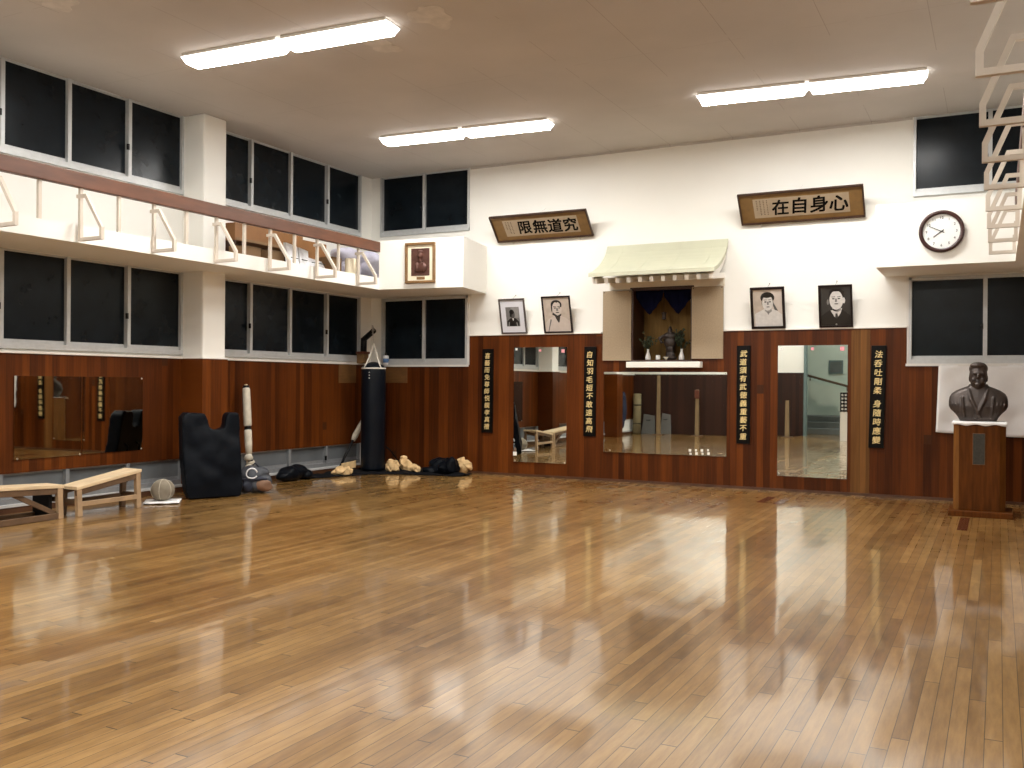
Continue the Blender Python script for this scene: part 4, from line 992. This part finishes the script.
mb = MB(); mb.tube([G(-.05+.07*math.cos(x), .145, .255+.075*math.sin(x)*(1 if math.sin(x) > 0 else .7)) for x in [2*PI*i/16+.3 for i in range(15)]], .009, 6); mb.build('loop', M['page'], t)
mb = MB(); mb.tube([G(-.05, .0, .33), G(.0, .0, .385), G(.05, .0, .33)], .011, 6); mb.build('top_handle', M['pack_navy'], t)

# black floor things in the corner
def lump(name, label, cat, parts, m, voxel=.014, amp=.03, freq=6, seed=0, group=None, it=4):
    mb = MB(); c_ = Vector(parts[0][0])
    for p, r in parts: mb.ell(p, r)
    o = fuse(mb, name, M[m], voxel, loc=(c_.x, c_.y, 0), it=it, shape=lambda v: (lambda q: Vector((q.x, q.y, max(q.z, .004))))(rough(v, freq, amp, seed)))
    return tag(o, label, cat, group)
lump('duffel_bag', 'black soft bag lying on the floor left of the punching bag', 'bag',
     [((.34, -2.42, .10), (.15, .24, .11)), ((.34, -2.26, .13), (.13, .17, .10)), ((.36, -2.56, .08), (.12, .14, .085)), ((.37, -2.12, .075), (.12, .12, .075))], 'black_leather', amp=.025, freq=7, seed=2)
# a crumpled black sheet across the corner
t = thing('black_ground_sheet', (.9, -.9, 0), 'crumpled black sheet on the floor under the punching bag', 'sheet')
edge_n = [(.42, -2.12), (.62, -1.55), (.78, -1.12), (1.15, -.86), (1.6, -.74), (2.16, -.66)]; edge_f = [(.10, -2.05), (.12, -1.4), (.14, -.7), (.5, -.25), (1.2, -.16), (2.2, -.34)]
mb = MB(); nn, mm = 40, 12; g = []
def along(e, s_):
    k = min(int(s_*(len(e)-1)), len(e)-2); f_ = s_*(len(e)-1)-k; return Vector((*e[k], 0)).lerp(Vector((*e[k+1], 0)), f_)
for i in range(nn+1):
    a_, b_ = along(edge_n, i/nn), along(edge_f, i/nn)
    g.append([a_.lerp(b_, j/mm)+Vector((.012*noise.noise((i*.7, j, 1)), .012*noise.noise((i*.7, j, 5)), .006+max(0, .05*noise.noise((i*.35, j*.5, 3))+.016)*(1 if 0 < j else .25))) for j in range(mm+1)])
for i in range(nn):
    for j in range(mm): mb.face((g[i][j], g[i+1][j], g[i+1][j+1], g[i][j+1]))
o = mb.build('sheet_folds', M['black_cloth'], t, smooth=True); so = o.modifiers.new('s', 'SOLIDIFY'); so.thickness = .006; so.offset = -1
def onfloor(px, py, dy=0): q = at(px, py, 2, 0); return q
lump('black_jacket', 'heap of black cloth on the floor right of the punching bag', 'clothing',
     [((1.78, -.42, .10), (.22, .16, .12)), ((1.60, -.40, .15), (.14, .12, .12)), ((1.90, -.45, .15), (.10, .12, .13)), ((1.52, -.43, .06), (.15, .14, .06)), ((1.76, -.36, .20), (.20, .09, .06))], 'black_leather', amp=.045, freq=8, seed=5)
T = [('tan_cloth', (462, 473), [(-.03, 0, .10, .07, .06, .11), (.05, -.02, .13, .12, .06, .07), (-.03, -.02, .18, .07, .06, .07), (.03, -.03, .09, .08, .06, .09), (.12, -.02, .10, .05, .05, .045)], 'crumpled tan cloth at the right end of the black cloth heap'),
     ('tan_cloth', (391, 473), [(0, 0, .08, .12, .08, .08), (.05, 0, .13, .07, .06, .07), (-.06, 0, .13, .07, .06, .06), (-.02, 0, .17, .05, .05, .05)], 'crumpled tan cloth touching the right side of the punching bag'),
     ('tan_cloth', (405, 472.5), [(-.06, 0, .15, .07, .06, .12), (.0, 0, .11, .11, .07, .09), (.09, 0, .08, .11, .07, .07), (.18, -.01, .06, .08, .06, .055)], 'folded tan cloth on the floor between punching bag and black heap'),
     ('tan_cloth', (338, 476), [(0, 0, .07, .09, .11, .075), (.06, .09, .06, .09, .10, .06), (-.05, -.06, .05, .07, .07, .05)], 'crumpled tan cloth left of the punching bag beside the black bag')]
for k, (nm, (px, py), parts, lab) in enumerate(T):
    q = onfloor(px, py); q = Vector((q.x, q.y+.05, 0))
    lump(nm, lab, 'cloth', [((q.x+a_, q.y+b_, z), (rx, ry, rz)) for a_, b_, z, rx, ry, rz in parts], 'beige_cloth', .009, .034, 17, 10+k, 'tan cloths on the floor', it=1)
# two black straps running to the floor beside the bag
q0 = at(338, 471, 0, .14); q0.z = .022; q1 = at(357, 432, 0, .20)
t = thing('leaning_staff', (q0.x, q0.y, .01), 'black staff with off-white wrapped upper end leaning behind the punching bag', 'staff')
mb = MB(); mb.tube([q0, q1], .020, 8); mb.build('shaft', M['black'], t)
q2 = q1+(q1-q0)*.35
mb = MB(); mb.tube([q1-(q1-q0)*.22, q1-(q1-q0)*.1, q1+(q2-q1)*.25, q2], [.034, .050, .042, .030], 10); mb.build('wrapping', M['canvas'], t)
s0 = at(399, 462, 1, -.30); s1 = at(390, 450, 1, -.45)
mb = MB(); mb.tube([s0, s1, Vector((BX.x+.12, BX.y, .50))], .010, 6); mb.build('tether_strap', M['black'], bpy.data.objects['punching_bag'])
w0 = at(356, 470, 2, 0)
mb = MB(); mb.hexa([at(342, 469, 0, .30), at(356, 467.5, 0, .34), at(356, 467.5, 0, .34)+Vector((-.02, 0, 0)), at(342, 469, 0, .30)+Vector((-.02, 0, 0)), at(342, 463.5, 0, .30), at(356, 460.5, 0, .34), at(356, 460.5, 0, .34)+Vector((-.02, 0, 0)), at(342, 463.5, 0, .30)+Vector((-.02, 0, 0))])
o = mb.build('scrap_plank', M['beige_cloth'], loc=(.3, w0.y, .03), bevel=.002); tag(o, 'short pale wooden plank on edge left of the punching bag', 'plank')

# ------------------------------------------------------------------ stored things on the left balcony
ZB = SLAB
def bal(px, py, x): return at(px, py, 0, x)
p = bal(235, 222, .30); q = bal(303, 240, .30)
t = thing('storage_cabinet', (.30, (p.y+q.y)/2, ZB), 'orange-brown wooden cabinet stored behind the balcony railing', 'cabinet')
mb = MB(); mb.box(.05, .30, p.y, q.y, 3.36, 3.60); mb.build('top_box', M['cab_orange'], t, bevel=.004)
mb = MB(); mb.box(.06, .29, p.y, p.y+.03, ZB, 3.36); mb.box(.06, .29, q.y-.03, q.y, ZB, 3.36); mb.box(.05, .08, p.y+.03, q.y-.03, ZB, 3.36); mb.build('stand', M['cab_dark'], t)
mb = MB(); mb.box(.295, .305, p.y+.02, q.y-.02, 3.365, 3.40); mb.build('shelf_edge', M['card'], t)
p = bal(300, 240, .45); q = bal(320, 256, .45)
mb = MB(); mb.box(.42, .45, p.y-.1, q.y+.15, ZB, 3.52); mb.build('wooden_board', M['cab_orange'], None, loc=(.43, p.y, ZB), bevel=.003)
tag(bpy.data.objects['wooden_board'], 'orange-brown board standing on the balcony right of the cabinet', 'board')
def carton(px, x, w, d, h, lab, m='card'):
    p = bal(px, 255, x); t = thing('cardboard_box', (x, p.y, ZB), lab, 'box', 'boxes on the balcony')
    mb = MB(); mb.box(x-d, x, p.y-w/2, p.y+w/2, ZB, ZB+h); ct = mb.build('carton', M[m], t, bevel=.003)
    mb = MB(); mb.hexa([(x-d*.5, p.y-w/2, ZB+h), (x+.01, p.y-w/2, ZB+h-.02), (x+.01, p.y+w/2, ZB+h-.02), (x-d*.5, p.y+w/2, ZB+h), (x-d*.5, p.y-w/2, ZB+h+.006), (x+.012, p.y-w/2, ZB+h-.012), (x+.012, p.y+w/2, ZB+h-.012), (x-d*.5, p.y+w/2, ZB+h+.006)]); mb.build('flap', M[m], ct)
    return t
carton(252, .62, .34, .25, .20, 'low brown cardboard box under the cabinet on the balcony')
carton(277, .70, .30, .28, .19, 'low brown cardboard box in front of the leaning papers')
carton(337, .75, .22, .25, .25, 'small brown cardboard box below the lavender bag')
def sheaf(px0, px1, x, z1, lab, tilt):
    p, q = bal(px0, 258, x), bal(px1, 258, x); t = thing('paper_stack', (x, (p.y+q.y)/2, ZB), lab, 'papers', 'papers on the balcony'); mb = MB()
    mb.hexa([(x-.05, p.y, ZB), (x, p.y, ZB), (x, q.y, ZB), (x-.05, q.y, ZB), (x-.15, p.y+tilt, z1), (x-.10, p.y+tilt, z1), (x-.10, q.y+tilt, z1-.03), (x-.15, q.y+tilt, z1-.03)]); sh_ = mb.build('sheets', M['page'], t)
    mb = MB()
    for k in range(5): mb.box(x-.024-.02*k, x-.018-.02*k, p.y+.05+tilt*.2, q.y-.03+tilt*.2, ZB+.02+.06*k, ZB+.03+.06*k) if k < 0 else None
    mb.tube([(x+.002, p.y+.04, ZB+.10), (x+.002, q.y-.04, ZB+.10)], .006, 6); mb.build('binding_string', M['black'], sh_)
sheaf(289, 300, .88, 3.36, 'white paper stack leaning behind the balcony bracket, left one', .05)
sheaf(300, 309, .86, 3.33, 'white paper stack leaning behind the balcony bracket, right one', .10)
sheaf(310, 327, .80, 3.23, 'low pale paper stack lying left of the lavender bag', .0)
p = bal(350, 248, .55)
lump('plastic_bag', 'large lavender plastic bag at the corner end of the balcony', 'bag', [((.55, p.y, 3.40), (.22, .42, .12)), ((.58, p.y+.42, 3.32), (.22, .28, .20)), ((.60, p.y+.55, 3.18), (.22, .22, .16)), ((.50, p.y, 3.20), (.2, .3, .16))], 'lavender', .02, .05, 5, 3)
o = bpy.data.objects['plastic_bag']
for v in o.data.vertices: v.co.z = max(v.co.z, ZB+.003)
p = bal(351, 258, .88); mb = MB(); q = Vector((.88, p.y, ZB)); mb.lathe([(.085, 0), (.09, .01), (.09, .23), (.085, .24), (.06, .24), (.058, .10), (.001, .10)], q, 20); tag(mb.build('round_tub', M['mat_cream'], loc=q, smooth=True), 'cream round tub on the balcony beside the small box', 'tub')

# ------------------------------------------------------------------ marks in the floor
mb = MB(); e = .006
hx0, hx1, hy0, hy1 = 4.55, 5.60, -.98, -.44
for a_ in ((hx0, hx1, hy0, hy0+e), (hx0, hx1, hy1-e, hy1), (hx0, hx0+e, hy0, hy1), (hx1-e, hx1, hy0, hy1)): mb.box(a_[0], a_[1], a_[2], a_[3], .0005, .003)
struct(mb.build('trim_9', M['concrete']))
for i, pp in enumerate((((9.13, -1.60), (9.225, -2.62)), ((6.85, -1.42), (6.955, -.75)), ((7.06, -1.50), (7.165, -.95)))):
    (x0, y0), (x1, y1) = pp
    mb = MB(); mb.box(x0, x1, min(y0, y1), max(y0, y1), .0002, .002); struct(mb.build('trim_%d' % (10+i), M['red_board']))

# ------------------------------------------------------------------ rear of the hall, seen in the mirrors
def rear(px, py, yo, sh=1.0, dx=8):
    if px > 740: sh, dx = -1.0, 0
    q = at(px+dx, py-sh, 1, yo); return Vector((q.x, -yo, q.z))
YO = -YR
def makiwara(px, yo, ztop, pad, lab):
    q = rear(px, 430, yo); t = thing('striking_post', (q.x, -yo, 0), lab, 'striking post', 'wooden striking posts at the rear wall')
    mb = MB(); mb.hexa([(q.x-.055, -yo-.05, 0), (q.x+.055, -yo-.05, 0), (q.x+.055, -yo+.05, 0), (q.x-.055, -yo+.05, 0), (q.x-.045, -yo-.012, ztop), (q.x+.045, -yo-.012, ztop), (q.x+.045, -yo+.012, ztop), (q.x-.045, -yo+.012, ztop)]); mb.build('post', M['post_wood'], t, bevel=.004)
    if pad:
        mb = MB(); mb.box(q.x-.065, q.x+.065, -yo+.012, -yo+.06, ztop-.25, ztop-.01); mb.build('pad', M['red_leather'], t, bevel=.012)
    mb = MB(); mb.box(q.x-.14, q.x+.14, -yo-.13, -yo+.13, 0, .02); mb.build('floor_plate', M['bench_dark'], t, bevel=.003)
makiwara(659, 13.3, 1.72, False, 'tall plain striking post seen in the wide mirror')
makiwara(697.5, 13.2, 1.32, True, 'striking post with red pad seen at the right of the wide mirror')
makiwara(787.5, 13.0, 1.0, False, 'striking post seen in the tall right mirror')
def sidewall(px, x):
    q = at(px+8, 380, 0, x); return Vector((x, -q.y, 0))
for px, w, h, lean, lab in ((649, .42, .58, .16, 'grey mat leaning on the rear wall, left one in the wide mirror'), (666, .34, .62, .14, 'grey mat leaning on the rear wall, right one in the wide mirror')):
    q = rear(px, 430, 13.55); t = thing('leaning_mat', (q.x, YR+.2, 0), lab, 'mat', 'grey mats by the rear wall')
    mb = MB(); y0 = YR+.04; mb.hexa([(q.x-w/2, y0+lean, 0), (q.x+w/2, y0+lean, 0), (q.x+w/2, y0+lean-.06, .0), (q.x-w/2, y0+lean-.06, .0), (q.x-w/2+.05, y0+.06, h), (q.x+w/2-.04, y0+.06, h-.05), (q.x+w/2-.04, y0, h-.05), (q.x-w/2+.05, y0, h)]); mb.build('mat_body', M['mat_blue'], t, bevel=.01)
    mb = MB(); mb.tube([(q.x-.06, y0+.09, h*.72), (q.x-.05, y0+.15, h*.70), (q.x+.05, y0+.15, h*.70), (q.x+.06, y0+.09, h*.72)], .01, 6); mb.build('handle', M['black'], t)
t = thing('straw_roll', (.22, YR+.30, 0), 'upright straw-coloured rolled mat in the rear corner seen in the wide mirror', 'rolled mat')
mb = MB(); mb.tube([(.22, YR+.30, 0), (.21, YR+.22, .6), (.20, YR+.18, 1.18)], [.12, .12, .115], 18); mb.build('roll', M['yellow_mat'], t)
for z in (.3, .85): mb = MB(); mb.tube([(.215, YR+.285-.10*z, z-.015), (.215, YR+.285-.10*z, z+.015)], .126, 18); mb.build('band', M['black'], t)
for gx, lab, zt in ((614, 'dark indigo garment hanging on the left wall, left one in the wide mirror', 1.30), (623, 'dark indigo garment hanging on the left wall, right one in the wide mirror', 1.24)):
    q = sidewall(gx, .12); t = thing('hanging_garment', (.03, q.y, zt), lab, 'garment', 'garments hanging on the left wall')
    mb = MB(); y = q.y; mb.ell((.12, y, zt-.15), (.06, .15, .16)); mb.ell((.13, y-.02, zt-.52), (.07, .17, .38)); mb.ell((.12, y+.04, zt-.72), (.06, .12, .33)); mb.ell((.11, y+.15, zt-.4), (.05, .06, .28)); mb.ell((.11, y-.16, zt-.4), (.05, .06, .28))
    fuse(mb, 'cloth', M['blue_cloth'], .018, parent=t, it=3, shape=lambda v: (lambda q_: Vector((max(q_.x, .03), q_.y, q_.z)))(v+Vector((.03*math.sin(v.y*45+v.z*3), 0, 0))))
    mb = MB(); mb.tube([(.02, y, zt+.05), (.10, y, zt+.04), (.12, y, zt-.02)], .008, 6); mb.build('hook', M['chain'], t)
# low ledge and rear corner
# stair hall behind the opening
HX0, HX1, HY = DOOR[0], DOOR[1], YR-3.2
mb = MB(); mb.box(HX0-1.62, HX0-1.5, HY, YR-.16, 0, H); struct(mb.build('wall_hall_left', M['teal']))
mb = MB(); mb.box(HX0-1.62, HX1+.12, HY-.12, HY, 0, H); struct(mb.build('wall_hall_rear', M['hall_wall']))
mb = MB(); mb.box(HX1, HX1+.12, HY, YR-.16, 0, H); struct(mb.build('wall_hall_right', M['hall_wall']))
mb = MB(); mb.box(HX0, HX0+.07, YR-.17, YR+.03, 0, 2.9); mb.box(HX1-.07, HX1, YR-.17, YR+.03, 0, 2.9); mb.box(HX0, HX1, YR-.17, YR+.03, 2.83, 2.9); struct(mb.build('door_1', M['teal']))
t = thing('staircase', (6.2, HY+.9, 0), 'grey staircase with pale balustrade in the hall, seen in the tall right mirror', 'staircase')
hp = lambda px, py, y: at(px, py+1.0, 1, -y)
for k in range(3):
    x0 = HX0-.9; y1 = HY+1.9-.32*k; mb = MB(); mb.box(x0, HX1-.3, HY+.3, y1, .17*k, .17*(k+1)); mb.build('step', M['concrete'], t, bevel=.01)
yb0 = HY+.62; zz = lambda px, py: (hp(px, py, yb0).x, yb0, hp(px, py, yb0).z)
mb = MB(); mb.prism([zz(806, 379), zz(852, 392), zz(852, 412), zz(838, 412), zz(838, 406.5), zz(817, 406.5), zz(817, 400), zz(811, 400), zz(811, 393), zz(806, 393)], (0, -.10, 0)); mb.build('balustrade', M['hall_wall'], t)
a_, b_ = Vector(zz(806, 375)), Vector(zz(852, 387.5)); mb = MB(); mb.tube([a_, b_], .035, 8); mb.build('handrail', M['bench_dark'], t)
for f_ in (.1, .9): mb = MB(); q = a_.lerp(b_, f_); mb.tube([q, q+Vector((0, 0, -.14))], .014, 6); mb.build('baluster', M['bench_dark'], t)
mb = MB(); q0_, q1_ = hp(829, 374, HY+.02), hp(843.5, 360.5, HY+.02); mb.box(q0_.x, q1_.x, HY, HY+.03, q0_.z, q1_.z); mb.m(1); mb.box(q0_.x+.04, q1_.x-.04, HY+.03, HY+.034, q0_.z+.04, q1_.z-.04); tag(mb.build('hanging_board', [M['teal'], M['concrete']], loc=((q0_.x+q1_.x)/2, HY, q0_.z)), 'grey board on the stair hall wall, seen in the tall right mirror', 'board')
# pale panel with a black lattice top by the opening
q = rear(844, 430, 12.2); t = thing('lattice_panel', (q.x, -12.2, 0), 'white standing panel with black and white lattice top, at the tall right mirror edge', 'panel')
mb = MB(); mb.box(q.x-.09, q.x+.25, -12.23, -12.19, 0, .74); mb.build('lower_panel', M['white_paint'], t, bevel=.004)
mb = MB(); mb.box(q.x-.09, q.x+.25, -12.225, -12.195, .74, 1.24); mb.build('upper_panel', M['white_paint'], t)
mb = MB()
for k in range(5): mb.box(q.x-.09+.08*k, q.x-.06+.08*k, -12.195, -12.185, .74, 1.24)
for k in range(6): mb.box(q.x-.09, q.x+.25, -12.195, -12.184, .75+.09*k, .79+.09*k)
mb.build('lattice', M['black'], t)

# unseen lamp added to the hall so the stairs read in the mirror
lamp((5.6, YR-1.6, 0), (6.85, YR-1.6, 0), 'added unseen lamp lighting the stair hall behind the opening', proto)

# ------------------------------------------------------------------ world and view
w = bpy.data.worlds.new('night'); SC.world = w; w.use_nodes = True
bg = w.node_tree.nodes['Background']; bg.inputs[0].default_value = (.010, .013, .018, 1); bg.inputs[1].default_value = .6
SC.view_settings.view_transform = 'Standard'; SC.view_settings.look = 'None'; SC.view_settings.exposure = 0.0; SC.view_settings.gamma = 1
SC.view_settings.use_curve_mapping = False
SC.cycles.use_denoising = True
SC.cycles.max_bounces = 10; SC.cycles.diffuse_bounces = 5; SC.cycles.glossy_bounces = 6
SC.cycles.sample_clamp_indirect = 8
